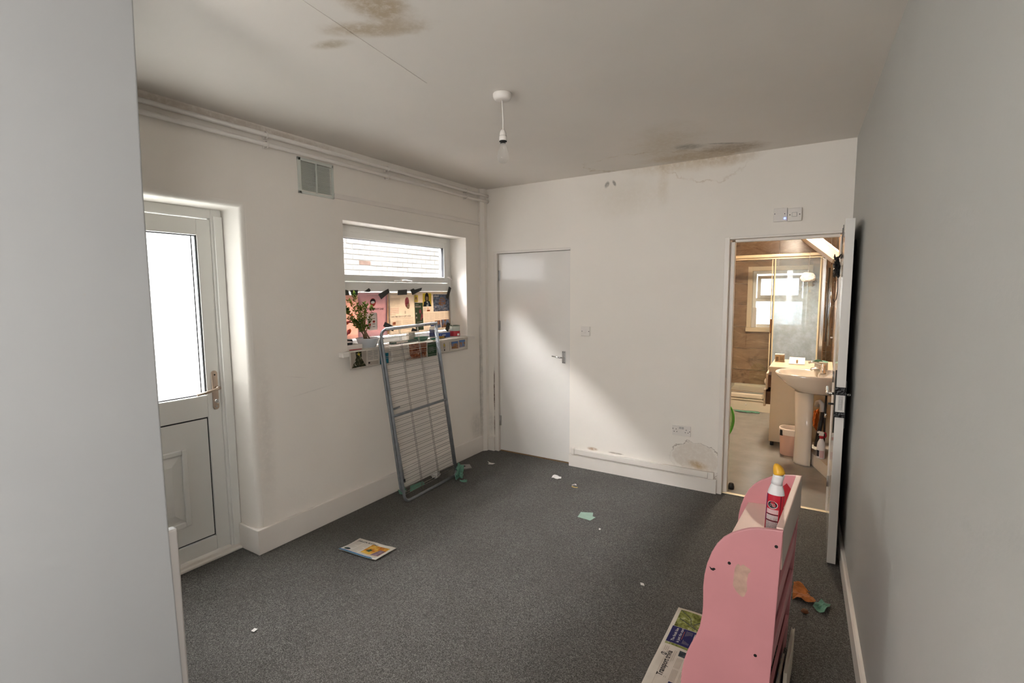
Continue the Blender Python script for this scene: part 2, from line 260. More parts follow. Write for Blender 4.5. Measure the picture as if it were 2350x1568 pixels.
# ------------------------------------------------------------------ mesh helpers
class B:
    """collects shapes in world coordinates; build() links them as one mesh object"""
    def __init__(s): s.bm = bmesh.new(); s.mats = []
    def mi(s, m):
        if m is None: return 0
        if m not in s.mats: s.mats.append(m)
        return s.mats.index(m)
    def _faces(s, vs, idx, m=None, flip=False):
        k = s.mi(m); out = []
        for f in idx:
            try:
                fc = s.bm.faces.new([vs[i] for i in (reversed(f) if flip else f)]); fc.material_index = k; out.append(fc)
            except ValueError: pass
        return out
    def box(s, x0, y0, z0, x1, y1, z1, bev=0.0, m=None, seg=2):
        x0, x1 = min(x0, x1), max(x0, x1); y0, y1 = min(y0, y1), max(y0, y1); z0, z1 = min(z0, z1), max(z0, z1)
        v = [s.bm.verts.new(p) for p in ((x0, y0, z0), (x1, y0, z0), (x1, y1, z0), (x0, y1, z0), (x0, y0, z1), (x1, y0, z1), (x1, y1, z1), (x0, y1, z1))]
        f = s._faces(v, ((0, 3, 2, 1), (4, 5, 6, 7), (0, 1, 5, 4), (1, 2, 6, 5), (2, 3, 7, 6), (3, 0, 4, 7)), m)
        if bev:
            es = {e for q in f for e in q.edges}
            bmesh.ops.bevel(s.bm, geom=list(es), offset=min(bev, 0.49 * min(x1 - x0, y1 - y0, z1 - z0)), segments=seg, affect='EDGES', profile=0.6, material=s.mi(m))
        return s
    def obox(s, o, ax, ay, az, bev=0.0, m=None):
        """box from corner o with edge vectors ax, ay, az"""
        o, ax, ay, az = map(Vector, (o, ax, ay, az))
        v = [s.bm.verts.new(p) for p in (o, o + ax, o + ax + ay, o + ay, o + az, o + ax + az, o + ax + ay + az, o + ay + az)]
        f = s._faces(v, ((0, 3, 2, 1), (4, 5, 6, 7), (0, 1, 5, 4), (1, 2, 6, 5), (2, 3, 7, 6), (3, 0, 4, 7)), m)
        bmesh.ops.recalc_face_normals(s.bm, faces=f)
        if bev:
            es = {e for q in f for e in q.edges}
            bmesh.ops.bevel(s.bm, geom=list(es), offset=bev, segments=2, affect='EDGES', profile=0.6, material=s.mi(m))
        return s
    def tube(s, pts, r, seg=8, m=None, cap=True, closed=False):
        pts = [Vector(p) for p in pts]; n = len(pts); rs = r if isinstance(r, (list, tuple)) else [r] * n
        rings = []; prev = None
        for i, p in enumerate(pts):
            if closed: t = (pts[(i + 1) % n] - pts[i - 1]).normalized()
            else: t = ((pts[min(i + 1, n - 1)] - p).normalized() + (p - pts[max(i - 1, 0)]).normalized()).normalized()
            if prev is None:
                a = Vector((0, 0, 1)) if abs(t.z) < 0.9 else Vector((1, 0, 0)); nx = t.cross(a).normalized()
            else:
                nx = (prev - t * prev.dot(t)).normalized()
            prev = nx; ny = t.cross(nx)
            rings.append([s.bm.verts.new(p + (nx * math.cos(2 * PI * k / seg) + ny * math.sin(2 * PI * k / seg)) * rs[i]) for k in range(seg)])
        k = s.mi(m); fs = []
        for i in range(n if closed else n - 1):
            a, b = rings[i], rings[(i + 1) % n]
            for j in range(seg):
                f = s.bm.faces.new((a[j], a[(j + 1) % seg], b[(j + 1) % seg], b[j])); f.material_index = k; f.smooth = True; fs.append(f)
        if cap and not closed:
            for ring, rev in ((rings[0], True), (rings[-1], False)):
                f = s.bm.faces.new(list(reversed(ring)) if rev else ring); f.material_index = k; fs.append(f)
        bmesh.ops.recalc_face_normals(s.bm, faces=fs)
        return s
    def cyl(s, p0, p1, r, r1=None, seg=16, m=None): return s.tube([p0, p1], [r, r if r1 is None else r1], seg, m)
    def lathe(s, prof, c, seg=24, m=None, axis=(0, 0, 1), capb=True, capt=True, sx=1.0, sy=1.0):
        az = Vector(axis).normalized(); a = Vector((1, 0, 0)) if abs(az.x) < 0.9 else Vector((0, 1, 0))
        ax = (a - az * a.dot(az)).normalized(); ay = az.cross(ax); c = Vector(c); k = s.mi(m); rings = []; fs = []
        for r, z in prof: rings.append([s.bm.verts.new(c + az * z + ax * (r * sx * math.cos(2 * PI * j / seg)) + ay * (r * sy * math.sin(2 * PI * j / seg))) for j in range(seg)])
        for i in range(len(rings) - 1):
            for j in range(seg):
                f = s.bm.faces.new((rings[i][j], rings[i][(j + 1) % seg], rings[i + 1][(j + 1) % seg], rings[i + 1][j])); f.smooth = True; f.material_index = k; fs.append(f)
        if capb: f = s.bm.faces.new(list(reversed(rings[0]))); f.material_index = k; fs.append(f)
        if capt: f = s.bm.faces.new(rings[-1]); f.material_index = k; fs.append(f)
        return s
    def prism(s, poly, fn, d0, d1, m=None, bev=0.0):
        """poly = 2D outline, fn(a, b, d) -> 3D"""
        v0 = [s.bm.verts.new(fn(a, b, d0)) for a, b in poly]; v1 = [s.bm.verts.new(fn(a, b, d1)) for a, b in poly]
        n = len(poly); k = s.mi(m); fs = []
        fs.append(s.bm.faces.new(list(reversed(v0)))); fs.append(s.bm.faces.new(v1))
        for i in range(n): fs.append(s.bm.faces.new((v0[i], v0[(i + 1) % n], v1[(i + 1) % n], v1[i])))
        for f in fs: f.material_index = k
        bmesh.ops.recalc_face_normals(s.bm, faces=fs)
        if bev:
            es = {e for f in fs[:2] for e in f.edges}
            bmesh.ops.bevel(s.bm, geom=list(es), offset=bev, segments=2, affect='EDGES', profile=0.6, material=k)
        return s
    def grid(s, fn, nu, nv, m=None, smooth_=True, u=(0, 1), v=(0, 1), flip=False):
        vs = [[s.bm.verts.new(fn(u[0] + (u[1] - u[0]) * i / nu, v[0] + (v[1] - v[0]) * j / nv)) for j in range(nv + 1)] for i in range(nu + 1)]
        k = s.mi(m)
        for i in range(nu):
            for j in range(nv):
                q = (vs[i][j], vs[i + 1][j], vs[i + 1][j + 1], vs[i][j + 1]); f = s.bm.faces.new(tuple(reversed(q)) if flip else q); f.smooth = smooth_; f.material_index = k
        return s
    def poly(s, pts, m=None):
        f = s.bm.faces.new([s.bm.verts.new(p) for p in pts]); f.material_index = s.mi(m); return s
    def build(s, name, m=None, parent=None, smooth_=None, solid=0.0, autosmooth=None):
        me = bpy.data.meshes.new(name); o = bpy.data.objects.new(name, me); C.objects.link(o)
        if solid:
            bmesh.ops.recalc_face_normals(s.bm, faces=s.bm.faces[:])
            bmesh.ops.solidify(s.bm, geom=s.bm.faces[:], thickness=solid)
        org = Vector((0, 0, 0))
        if parent is not None:
            r = parent
            while r.parent is not None: r = r.parent
            org = Vector(r['_o']) if '_o' in r else r.location.copy()
            o.parent = parent
        else:
            vs = [v.co for v in s.bm.verts]
            lo = [min(v[i] for v in vs) for i in range(3)]; hi = [max(v[i] for v in vs) for i in range(3)]
            org = Vector(((lo[0] + hi[0]) / 2, (lo[1] + hi[1]) / 2, lo[2])); o.location = org
        bmesh.ops.translate(s.bm, verts=s.bm.verts[:], vec=-org)
        if smooth_ is not None:
            for f in s.bm.faces: f.smooth = smooth_
        s.bm.to_mesh(me); s.bm.free()
        if s.mats:
            for x in s.mats: me.materials.append(M[x])
        if m: 
            if not s.mats: me.materials.append(M[m])
        return o
def tag(o, label=None, cat=None, group=None, kind=None):
    if label: o['label'] = label
    if cat: o['category'] = cat
    if group: o['group'] = group
    if kind: o['kind'] = kind
    return o
def thing(name, loc, label, cat, group=None, kind=None):
    o = bpy.data.objects.new(name, None); C.objects.link(o); o.location = loc; o.empty_display_size = 0.05
    return tag(o, label, cat, group, kind)
def struct(name, b, m, origin0=True, label=None, cat=None):
    """part of the setting; keeps the world origin so that its material sits in world coordinates"""
    me = bpy.data.meshes.new(name); o = bpy.data.objects.new(name, me); C.objects.link(o)
    b.bm.to_mesh(me); b.bm.free()
    for x in (b.mats or [m]): me.materials.append(M[x])
    o['kind'] = 'structure'
    if label: o['label'] = label
    if cat: o['category'] = cat
    return o
def sroot(name, loc, label=None, cat=None):
    o = bpy.data.objects.new(name, None); C.objects.link(o); o.location = loc; o['kind'] = 'structure'
    if label: o['label'] = label
    if cat: o['category'] = cat
    return o
def copy_part(src, parent, loc=(0, 0, 0)):
    c = src.copy(); C.objects.link(c); c.parent = parent; c.location = loc
    return c
def wall_mesh(b, fn, ab, holes, t, m=None):
    """slab with rectangular holes; fn(a, b, d) -> point, d = 0 room face, d = t far face"""
    a0, b0, a1, b1 = ab
    xs = sorted({a0, a1} | {h[i] for h in holes for i in (0, 2)}); ys = sorted({b0, b1} | {h[i] for h in holes for i in (1, 3)})
    xs = [x for x in xs if a0 <= x <= a1]; ys = [y for y in ys if b0 <= y <= b1]
    solid = lambda i, j: 0 <= i < len(xs) - 1 and 0 <= j < len(ys) - 1 and not any(h[0] - 1e-6 <= xs[i] and xs[i + 1] <= h[2] + 1e-6 and h[1] - 1e-6 <= ys[j] and ys[j + 1] <= h[3] + 1e-6 for h in holes)
    vs = {}
    def V(i, j, d):
        if (i, j, d) not in vs: vs[(i, j, d)] = b.bm.verts.new(fn(xs[i], ys[j], d))
        return vs[(i, j, d)]
    k = b.mi(m); fs = []
    for i in range(len(xs) - 1):
        for j in range(len(ys) - 1):
            if not solid(i, j): continue
            fs.append(b.bm.faces.new((V(i, j, 0), V(i + 1, j, 0), V(i + 1, j + 1, 0), V(i, j + 1, 0))))
            fs.append(b.bm.faces.new((V(i, j, t), V(i, j + 1, t), V(i + 1, j + 1, t), V(i + 1, j, t))))
            for di, dj, p, q in ((-1, 0, (i, j), (i, j + 1)), (1, 0, (i + 1, j + 1), (i + 1, j)), (0, -1, (i + 1, j), (i, j)), (0, 1, (i, j + 1), (i + 1, j + 1))):
                if not solid(i + di, j + dj): fs.append(b.bm.faces.new((V(*p, 0), V(*q, 0), V(*q, t), V(*p, t))))
    for f in fs: f.material_index = k
    bmesh.ops.recalc_face_normals(b.bm, faces=fs)
    return b
# ------------------------------------------------------------------ the setting
H = 2.6
TR = math.tan(math.radians(2.0224))
def rx(y): return 3.0251 - TR * y        # face of the right-hand wall
# left wall with door, window and vent openings
b = B()
RR = 0.032
wall_mesh(b, lambda y, z, d: (-d, y, z), (-3.34, 0, 0.10, H), [(-3.33, 0, -2.43 + RR, 2.10 + RR), (-1.705, 1.19, -0.285, 2.115), (-2.02, 2.27, -1.795, 2.465)], 0.26)
prof = [(0.0, -0.26)] + [(RR * (1 - math.cos(a)), -RR + RR * math.sin(a)) for a in (PI / 2 * k / 6 for k in range(7))]   # rounded reveal edge
for (o0, x0), (o1, x1) in zip(prof, prof[1:]):
    for f_ in ([(x0, -2.43 + o0, 0), (x1, -2.43 + o1, 0), (x1, -2.43 + o1, 2.10 + o1), (x0, -2.43 + o0, 2.10 + o0)], [(x0, -2.43 + o0, 2.10 + o0), (x1, -2.43 + o1, 2.10 + o1), (x1, -3.33, 2.10 + o1), (x0, -3.33, 2.10 + o0)]):
        b.poly(f_); b.bm.faces.ensure_lookup_table(); b.bm.faces[-1].smooth = True
bmesh.ops.remove_doubles(b.bm, verts=b.bm.verts[:], dist=1e-5)
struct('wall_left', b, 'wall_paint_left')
# back wall
b = B()
wall_mesh(b, lambda x, z, d: (x, d, z), (-0.26, 0, 3.03, H), [(0.118, 0, 0.948, 1.995), (2.231, 0, 3.0, 2.0)], 0.12)
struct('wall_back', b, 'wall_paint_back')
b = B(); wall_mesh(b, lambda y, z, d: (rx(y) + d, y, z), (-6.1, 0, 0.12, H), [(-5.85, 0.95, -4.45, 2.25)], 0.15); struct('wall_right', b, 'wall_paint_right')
# near wall beside the camera: returns at the back door, its arris slightly out of true
b = B()
lv = [(0, -3.343), (0.265, -3.343), (0.826, -3.352), (1.141, -3.352), (1.919, -3.350), (2.487, -3.338), (H, -3.335)]
for (z0, y0), (z1, y1) in zip(lv, lv[1:]):
    b.poly([(1.075, -6.1, z0), (1.075, y0, z0), (1.075, y1, z1), (1.075, -6.1, z1)])
    b.poly([(1.075, y0, z0), (-0.26, -3.345, z0), (-0.26, -3.345, z1), (1.075, y1, z1)])
b.poly([(-0.26, -3.345, 0), (-0.26, -6.1, 0), (-0.26, -6.1, H), (-0.26, -3.345, H)]); b.poly([(-0.26, -6.1, 0), (1.075, -6.1, 0), (1.075, -6.1, H), (-0.26, -6.1, H)])
bmesh.ops.remove_doubles(b.bm, verts=b.bm.verts[:], dist=1e-4)
es = [e for e in b.bm.edges if all(abs(v.co.x - 1.075) < 1e-5 and v.co.y > -4 for v in e.verts) and abs(e.verts[0].co.z - e.verts[1].co.z) > 0.01]
bmesh.ops.bevel(b.bm, geom=es, offset=0.006, segments=3, affect='EDGES', profile=0.5)
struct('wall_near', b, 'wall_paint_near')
mat('trim_cream', (0.40, 0.375, 0.35), 0.45); b = B(); b.box(1.040, -3.360, 0, 1.0735, -3.326, 0.815, 0.006, seg=3); struct('trim_1', b, 'trim_cream', label='narrow white board edge on the near wall corner', cat='trim')
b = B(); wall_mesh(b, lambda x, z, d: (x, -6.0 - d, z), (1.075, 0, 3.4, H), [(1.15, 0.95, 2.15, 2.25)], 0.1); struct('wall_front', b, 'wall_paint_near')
c = B(); c.box(-0.26, -6.1, H, 3.5, 0.12, H + 0.1); ceil = struct('ceiling', c, 'ceiling_paint')
c = B(); c.obox((1.222, -2.19, H - 0.0018), (0.19, -1.40, 0), (0.005, 0.0007, 0), (0, 0, 0.004)); c.build('board_joint', None, ceil).data.materials.append(M['ceiling_paint'])
c = B(); c.box(-0.4, -6.1, -0.06, 3.5, 0.045, 0.0); struct('floor', c, 'carpet')
# skirting
def skirt(name, pts, h, t=0.02):
    """board standing on the floor along the polyline pts, thickness to the left of its direction"""
    b = B()
    for p, q in zip(pts, pts[1:]):
        p, q = Vector(p), Vector(q); d = (q - p).normalized(); n = Vector((-d.y, d.x))
        prof = [(0, 0), (t, 0), (t, h - 0.008), (t - 0.007, h), (0, h)]
        L = (q - p).length
        b.prism(prof, lambda a, z, s_: (p.x + d.x * s_ + n.x * a, p.y + d.y * s_ + n.y * a, z), -0.0, L + 0.0)
    return struct(name, b, 'gloss_white')
b = B(); b.prism([(0.0003, -0.0755), (0.02, -0.0755), (0.02, -2.449), (-0.188, -2.449), (-0.188, -2.4303), (-0.0315, -2.4303), (-0.02, -2.426), (-0.009, -2.4195), (-0.003, -2.409), (0.0003, -2.397)], lambda x, y, z: (x, y, z), 0.0, 0.158, bev=0.005); struct('baseboard_left', b, 'gloss_white')
skirt('baseboard_back', [(2.229, -0.0005), (0.950, -0.0005)], 0.112, 0.022)
skirt('baseboard_corner', [(0.117, -0.0005), (0.046, -0.0005)], 0.142, 0.02)
skirt('baseboard_right', [(rx(-6.0) - 0.0005, -6.0), (rx(-0.02) - 0.0005, -0.02)], 0.105, 0.018)
# boxed pipe in the corner
b = B(); b.prism([(0, 0), (0, -0.075), (0.02, -0.075), (0.046, -0.045), (0.046, 0)], lambda x, y, z: (x, y, z), 0.0, H); struct('trim_2', b, 'wall_paint_left', label='boxed riser pipe in the back left corner', cat='trim')
# thin batten under the vent
b = B(); b.box(0, -1.77, 2.252, 0.011, -0.078, 2.286, 0.003); struct('trim_3', b, 'gloss_white', label='painted batten running from vent to corner', cat='trim')

# ------------------------------------------------------------------ outdoors: painted brick wall across the passage
bw = sroot('wall_outside', (-2.95, 2.0, 0))
b = B(); b.box(-3.25, -0.6, -0.3, -2.9575, 7.0, 4.3); b.build('backing', 'mortar', bw)
me_b = B(); me_b.box(-2.97, 2.0 - 0.1075, 0, -2.95, 2.0 + 0.1075, 0.065, 0.004, seg=1)
proto = me_b.build('brick', 'brick_white', bw)
me_w = B(); me_w.box(-2.97, 2.0 - 0.1075, 0, -2.95, 2.0 + 0.1075, 0.065, 0.004, seg=1); mworn = me_w.build('brick_src', 'brick_worn', bw); worn = mworn.data; bpy.data.objects.remove(mworn)
first = True; nb = 0
rest = B()
for row in range(48):
    z = 0.6 + row * 0.075
    for k in range(26):
        y = -0.35 + k * 0.225 + (0.1125 if row % 2 else 0) + random.uniform(-0.006, 0.006)
        inview = 12 <= row <= 29 and 0.2 <= y <= 3.6
        dx = random.uniform(-0.005, 0.001)
        if inview:
            o = proto if first else copy_part(proto, bw); first = False
            o.location = (dx, y - 2.0, z); nb += 1
            if (row, k) in ((19, 6),): o.data = worn
        else:
            rest.box(-2.97 + dx, y - 0.1075, z, -2.95 + dx, y + 0.1075, z + 0.065)
r = rest.build('brickwork', 'brick_white', bw); r['kind'] = 'stuff'
b = B(); b.box(-3.3, -8, -0.35, -0.26, 8, -0.1); struct('ground_outside', b, 'concrete')

# ------------------------------------------------------------------ back door (part-glazed)
d1 = sroot('door_1', (-0.22, -2.88, 0), 'white part-glazed back door with obscured pane and long handle', 'door')
X0 = -0.225
def part(parent, name, m, f, smooth_=None):
    b = B(); f(b); return b.build(name, m, parent, smooth_)
fy0, fy1, ly0, ly1 = -3.33, -2.432, -3.272, -2.492
def f(b):
    for (y0, y1, z0, z1) in ((fy0, ly0, 0, 2.1), (ly1, fy1, 0, 2.1), (ly0, ly1, 2.045, 2.1)):
        b.box(X0 - 0.03, y0, z0, -0.205, y1, z1, 0.004)
    b.box(-0.204, ly1 + 0.012, 0, -0.192, fy1 - 0.001, 2.06, 0.003)
    for q in ((ly0 - 0.03, ly0 + 0.012, 0, 2.08), (ly1 - 0.012, ly1 + 0.03, 0, 2.08), (ly0, ly1, 2.028, 2.08)): b.box(-0.298, q[0], q[2], -0.2757, q[1], q[3])
part(d1, 'door_frame', 'upvc', f)
part(d1, 'threshold', 'gloss_white', lambda b: (b.box(-0.255, fy0, 0.0, -0.19, fy1, 0.028, 0.004), b.box(-0.20, fy0, 0.0, -0.165, fy1, 0.014, 0.004)))
gy1, gy0, gz0, gz1 = -2.572, -3.185, 1.003, 1.943
for nm, q in (('stile', (ly1 - 0.079, ly1, 0.035, 2.04)), ('stile', (ly0, ly0 + 0.079, 0.035, 2.04)), ('top_rail', (ly0 + 0.0795, ly1 - 0.0795, 1.945, 2.04)), ('lock_rail', (ly0 + 0.0795, ly1 - 0.0795, 0.868, 1.0)), ('bottom_rail', (ly0 + 0.0795, ly1 - 0.0795, 0.035, 0.125))):
    part(d1, nm, 'upvc', lambda b: b.box(X0 - 0.05, q[0], q[2], X0 + 0.008, q[1], q[3], 0.004))
part(d1, 'glass_pane', 'obscured_glass', lambda b: b.box(X0 - 0.02, gy0, gz0, X0 - 0.012, gy1, gz1))
def f(b):
    for (y0, y1, z0, z1) in ((gy1 - 0.006, gy1, gz0, gz1), (gy0, gy0 + 0.006, gz0, gz1), (gy0, gy1, gz1 - 0.006, gz1), (gy0, gy1, gz0, gz0 + 0.006)): b.box(X0 - 0.012, y0, z0, X0 + 0.001, y1, z1)
    b.box(X0 - 0.012, gy1 - 0.026, gz0, X0 - 0.010, gy1 - 0.020, gz1)
part(d1, 'glazing_gasket', 'gasket', f)
py0, py1, pz0, pz1 = -3.185, -2.572, 0.128, 0.866
pn = part(d1, 'lower_panel', 'upvc', lambda b: b.box(X0 - 0.03, py0 + 0.007, pz0 + 0.007, X0 + 0.0, py1 - 0.007, pz1 - 0.007))
part(pn, 'panel_gasket', 'gasket', lambda b: b.box(X0 - 0.032, py0, pz0, X0 - 0.004, py1, pz1))
def f(b):
    a0, a1, c0, c1 = py0 + 0.135, py1 - 0.135, pz0 + 0.12, pz1 - 0.16
    for (y0, y1, z0, z1) in ((a0, a0 + 0.028, c0, c1), (a1 - 0.028, a1, c0, c1), (a0 + 0.0285, a1 - 0.0285, c0, c0 + 0.028), (a0 + 0.0285, a1 - 0.0285, c1 - 0.028, c1)): b.box(X0 - 0.002, y0, z0, X0 + 0.016, y1, z1, 0.006, seg=3)
part(pn, 'moulding', 'upvc', f)
def f(b):
    a0, a1, c0, c1 = py0 + 0.166, py1 - 0.166, pz0 + 0.151, pz1 - 0.191; k = 0.055
    o = [(X0 + 0.001, a0, c0), (X0 + 0.001, a1, c0), (X0 + 0.001, a1, c1), (X0 + 0.001, a0, c1)]; i = [(X0 + 0.014, a0 + k, c0 + k), (X0 + 0.014, a1 - k, c0 + k), (X0 + 0.014, a1 - k, c1 - k), (X0 + 0.014, a0 + k, c1 - k)]
    for j in range(4): b.poly([o[j], o[(j + 1) % 4], i[(j + 1) % 4], i[j]])
    b.poly(i); bmesh.ops.remove_doubles(b.bm, verts=b.bm.verts[:], dist=1e-5)
part(pn, 'raised_field', 'upvc', f)
hx, hy = X0 + 0.008, -2.528
def f(b):
    P = [(hy - 0.016 + 0, 0.92)]
    prof = []
    for k in range(9): a = PI + PI * k / 8; prof.append((hy + 0.017 * math.cos(a), 0.922 + 0.017 * math.sin(a)))
    for k in range(9): a = PI * k / 8; prof.append((hy + 0.017 * math.cos(a), 1.126 + 0.017 * math.sin(a)))
    b.prism(prof, lambda y, z, d: (hx + d, y, z), 0, 0.011, bev=0.003)
pl = part(d1, 'handle_plate', 'satin_nickel', f)
part(pl, 'lever', 'satin_nickel', lambda b: (b.cyl((hx + 0.01, hy + 0.004, 1.040), (hx + 0.05, hy + 0.004, 1.040), 0.010, seg=12), b.tube([(hx + 0.048, hy + 0.006, 1.040), (hx + 0.055, hy - 0.02, 1.036), (hx + 0.056, hy - 0.07, 1.026), (hx + 0.055, hy - 0.125, 1.020)], [0.010, 0.009, 0.008, 0.0075], 10)))
part(pl, 'thumb_turn', 'chrome', lambda b: (b.cyl((hx + 0.01, hy, 0.960), (hx + 0.026, hy, 0.960), 0.012, seg=14), b.box(hx + 0.022, hy - 0.004, 0.948, hx + 0.036, hy + 0.004, 0.972, 0.002)))
part(pl, 'screw', 'dark_hole', lambda b: b.cyl((hx + 0.0105, hy, 1.118), (hx + 0.0115, hy, 1.118), 0.005, seg=10))
part(pl, 'screw', 'chrome', lambda b: (b.cyl((hx + 0.0105, hy, 0.925), (hx + 0.013, hy, 0.925), 0.005, seg=10)))

# ------------------------------------------------------------------ window with high opening light
w1 = sroot('window_1', (-0.2, -0.995, 1.19), 'white window with high opening light and papered lower pane', 'window')
wy0, wy1, wz0, wz1 = -1.705, -0.285, 1.19, 2.115
def ring(b, x0, x1, y0, y1, z0, z1, t, bev=0.004):
    for (p, q, r_, s_) in ((y0, y0 + t, z0, z1), (y1 - t, y1, z0, z1), (y0 + t, y1 - t, z0, z0 + t), (y0 + t, y1 - t, z1 - t, z1)): b.box(x0, p, r_, x1, q, s_, bev)
part(w1, 'outer_frame', 'upvc', lambda b: ring(b, -0.255, -0.19, wy0, wy1, wz0, wz1, 0.05))
part(w1, 'transom', 'upvc', lambda b: b.box(-0.255, wy0 + 0.05, 1.615, -0.19, wy1 - 0.05, 1.690, 0.004))
sash = part(w1, 'sash', 'upvc', lambda b: ring(b, -0.235, -0.172, wy0 + 0.045, wy1 - 0.065, 1.694, 2.070, 0.052, 0.006))
part(sash, 'sash_gasket', 'gasket', lambda b: ring(b, -0.205, -0.180, wy0 + 0.096, wy1 - 0.116, 1.745, 2.019, 0.004, 0))
part(sash, 'glass_pane', 'clear_glass', lambda b: b.box(-0.207, wy0 + 0.09, 1.742, -0.203, wy1 - 0.11, 2.022))
part(w1, 'glass_pane', 'clear_glass', lambda b: b.box(-0.222, wy0 + 0.05, 1.24, -0.218, wy1 - 0.05, 1.615))
hd = part(sash, 'handle', 'plastic_white', lambda b: (b.box(-0.172, -0.985, 1.694, -0.160, -0.935, 1.712, 0.003), b.tube([(-0.158, -0.975, 1.704), (-0.150, -0.955, 1.706), (-0.148, -0.87, 1.701)], [0.008, 0.008, 0.005], 8), b.box(-0.172, -1.06, 1.696, -0.158, -0.97, 1.708, 0.004)))
part(w1, 'restrictor', 'plastic_white', lambda b: (b.lathe([(0.018, 0), (0.018, 0.012), (0.012, 0.018)], (-0.190, -0.315, 1.745), 14, axis=(1, 0, 0)), b.tube([(-0.175, -0.365, 1.745), (-0.165, -0.33, 1.74), (-0.165, -0.30, 1.725), (-0.172, -0.30, 1.765)], 0.006, 8), b.box(-0.19, -0.325, 1.72, -0.17, -0.30, 1.735, 0.003)))
part(w1, 'sill', 'gloss_white', lambda b: (b.box(-0.19, wy0 + 0.001, 1.155, 0.0, wy1 - 0.001, 1.186), b.box(0.0005, -1.785, 1.150, 0.045, -0.225, 1.186, 0.006)))

# ------------------------------------------------------------------ flush door
d2 = sroot('door_2', (0.55, 0.06, 0), 'plain white flush door with small lever handle, closed', 'door')
def f(b):
    b.box(0.119, -0.002, 0, 0.160, 0.119, 1.994, 0.002); b.box(0.9445, 0.004, 0, 0.9475, 0.119, 1.994); b.box(0.160, -0.002, 1.976, 0.9475, 0.119, 1.994, 0.002)
part(d2, 'door_frame', 'gloss_white', f)
leaf = part(d2, 'leaf', 'door_white', lambda b: b.box(0.164, 0.026, 0.012, 0.9435, 0.066, 1.973, 0.002))
for z in (1.765, 1.272, 0.315):
    part(d2, 'hinge', 'steel', lambda b: (b.cyl((0.1625, 0.021, z - 0.05), (0.1625, 0.021, z + 0.05), 0.006, seg=10), b.box(0.150, 0.0225, z - 0.05, 0.162, 0.0245, z + 0.05), b.box(0.163, 0.0225, z - 0.05, 0.180, 0.0258, z + 0.05)))
pl = part(d2, 'handle_plate', 'steel', lambda b: b.box(0.858, 0.018, 0.945, 0.892, 0.0258, 1.058, 0.003))
part(pl, 'lever', 'chrome', lambda b: (b.cyl((0.876, 0.018, 1.003), (0.876, -0.03, 1.003), 0.007, seg=10), b.tube([(0.880, -0.028, 1.003), (0.85, -0.034, 1.005), (0.78, -0.032, 1.012)], [0.008, 0.007, 0.006], 8)))
for z in (0.953, 1.05): 
    for x in (0.866, 0.884): part(pl, 'screw', 'dark_hole', lambda b: b.cyl((x, 0.0178, z), (x, 0.0172, z), 0.003, seg=8))
b = B(); b.box(0.16, 0.03, 0.0, 0.944, 0.10, 0.004); M['bare_wood'] = mat('bare_wood', (0.32, 0.17, 0.07), 0.6, var=(20, 0.2)); struct('threshold_board', b, 'bare_wood')
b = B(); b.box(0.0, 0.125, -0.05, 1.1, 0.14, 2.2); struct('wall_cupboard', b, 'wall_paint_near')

# ------------------------------------------------------------------ bathroom shell
b = B(); b.box(1.0, 0.045, -0.06, 3.3, 4.2, 0.0); mat('vinyl', (0.25, 0.24, 0.225), 0.24, var=(6, 0.10), bump=(30, 0.10)); struct('floor_bathroom', b, 'vinyl')
mat('cream', (0.80, 0.66, 0.47), 0.5); b = B(); b.box(1.0, 0.12, 2.42, 3.3, 4.2, 2.5); struct('ceiling_bathroom', b, 'cream')
mat('grout', (0.80, 0.66, 0.50), 0.8); mat('cream', (0.80, 0.66, 0.47), 0.5); mat('cream_gloss', (0.78, 0.70, 0.57), 0.2)
b = B(); wall_mesh(b, lambda x, z, d: (x, 3.965 + d, z), (1.0, 0, 3.3, 2.45), [(1.99, 1.07, 2.68, 1.885)], 0.2); fw = struct('wall_bathroom_far', b, 'grout')
b = B(); b.box(3.005, 0.12, 0, 3.2, 4.2, 2.45); rw = struct('wall_bathroom_right', b, 'grout')
b = B(); b.box(1.55, 0.12, 0, 1.735, 4.2, 2.45); lw = struct('wall_bathroom_left', b, 'grout')
xs = [1.735, 2.318, 2.936, 3.005]; zs = [0.0, 0.125, 0.44, 0.757, 1.074, 1.391, 1.708, 2.027, 2.345, 2.42]
hole = (1.93, 1.012, 2.738, 1.947); g = 0.0025
for i in range(len(xs) - 1):
    for j in range(len(zs) - 1):
        x0, x1, z0, z1 = xs[i] + g, xs[i + 1] - g, zs[j] + g, zs[j + 1] - g
        segs = []
        if x1 <= hole[0] or x0 >= hole[2] or z1 <= hole[1] or z0 >= hole[3]: segs = [(x0, z0, x1, z1)]
        else:
            if x0 < hole[0]: segs.append((x0, z0, hole[0], z1))
            if x1 > hole[2]: segs.append((hole[2], z0, x1, z1))
            a0, a1 = max(x0, hole[0]), min(x1, hole[2])
            if z0 < hole[1]: segs.append((a0, z0, a1, hole[1]))
            if z1 > hole[3]: segs.append((a0, hole[3], a1, z1))
        segs = [s_ for s_ in segs if s_[2] - s_[0] > 0.002 and s_[3] - s_[1] > 0.002]
        if segs: part(fw, 'tile', 'brown_tile', lambda b: [b.box(s_[0], 3.955, s_[1], s_[2], 3.9645, s_[3], 0.0012, seg=1) for s_ in segs])
ys = [0.13, 0.4, 1.0, 1.6, 2.2, 2.8, 3.4, 3.954]
for i in range(len(ys) - 1):
    for j in range(len(zs) - 1):
        part(rw, 'tile', 'brown_tile', lambda b: b.box(2.995, ys[i] + g, zs[j] + g, 3.0045, ys[i + 1] - g, zs[j + 1] - g, 0.0012, seg=1))
        if i >= 4: part(lw, 'tile', 'brown_tile', lambda b: b.box(1.7355, ys[i] + g, zs[j] + g, 1.745, ys[i + 1] - g, zs[j + 1] - g, 0.0012, seg=1))
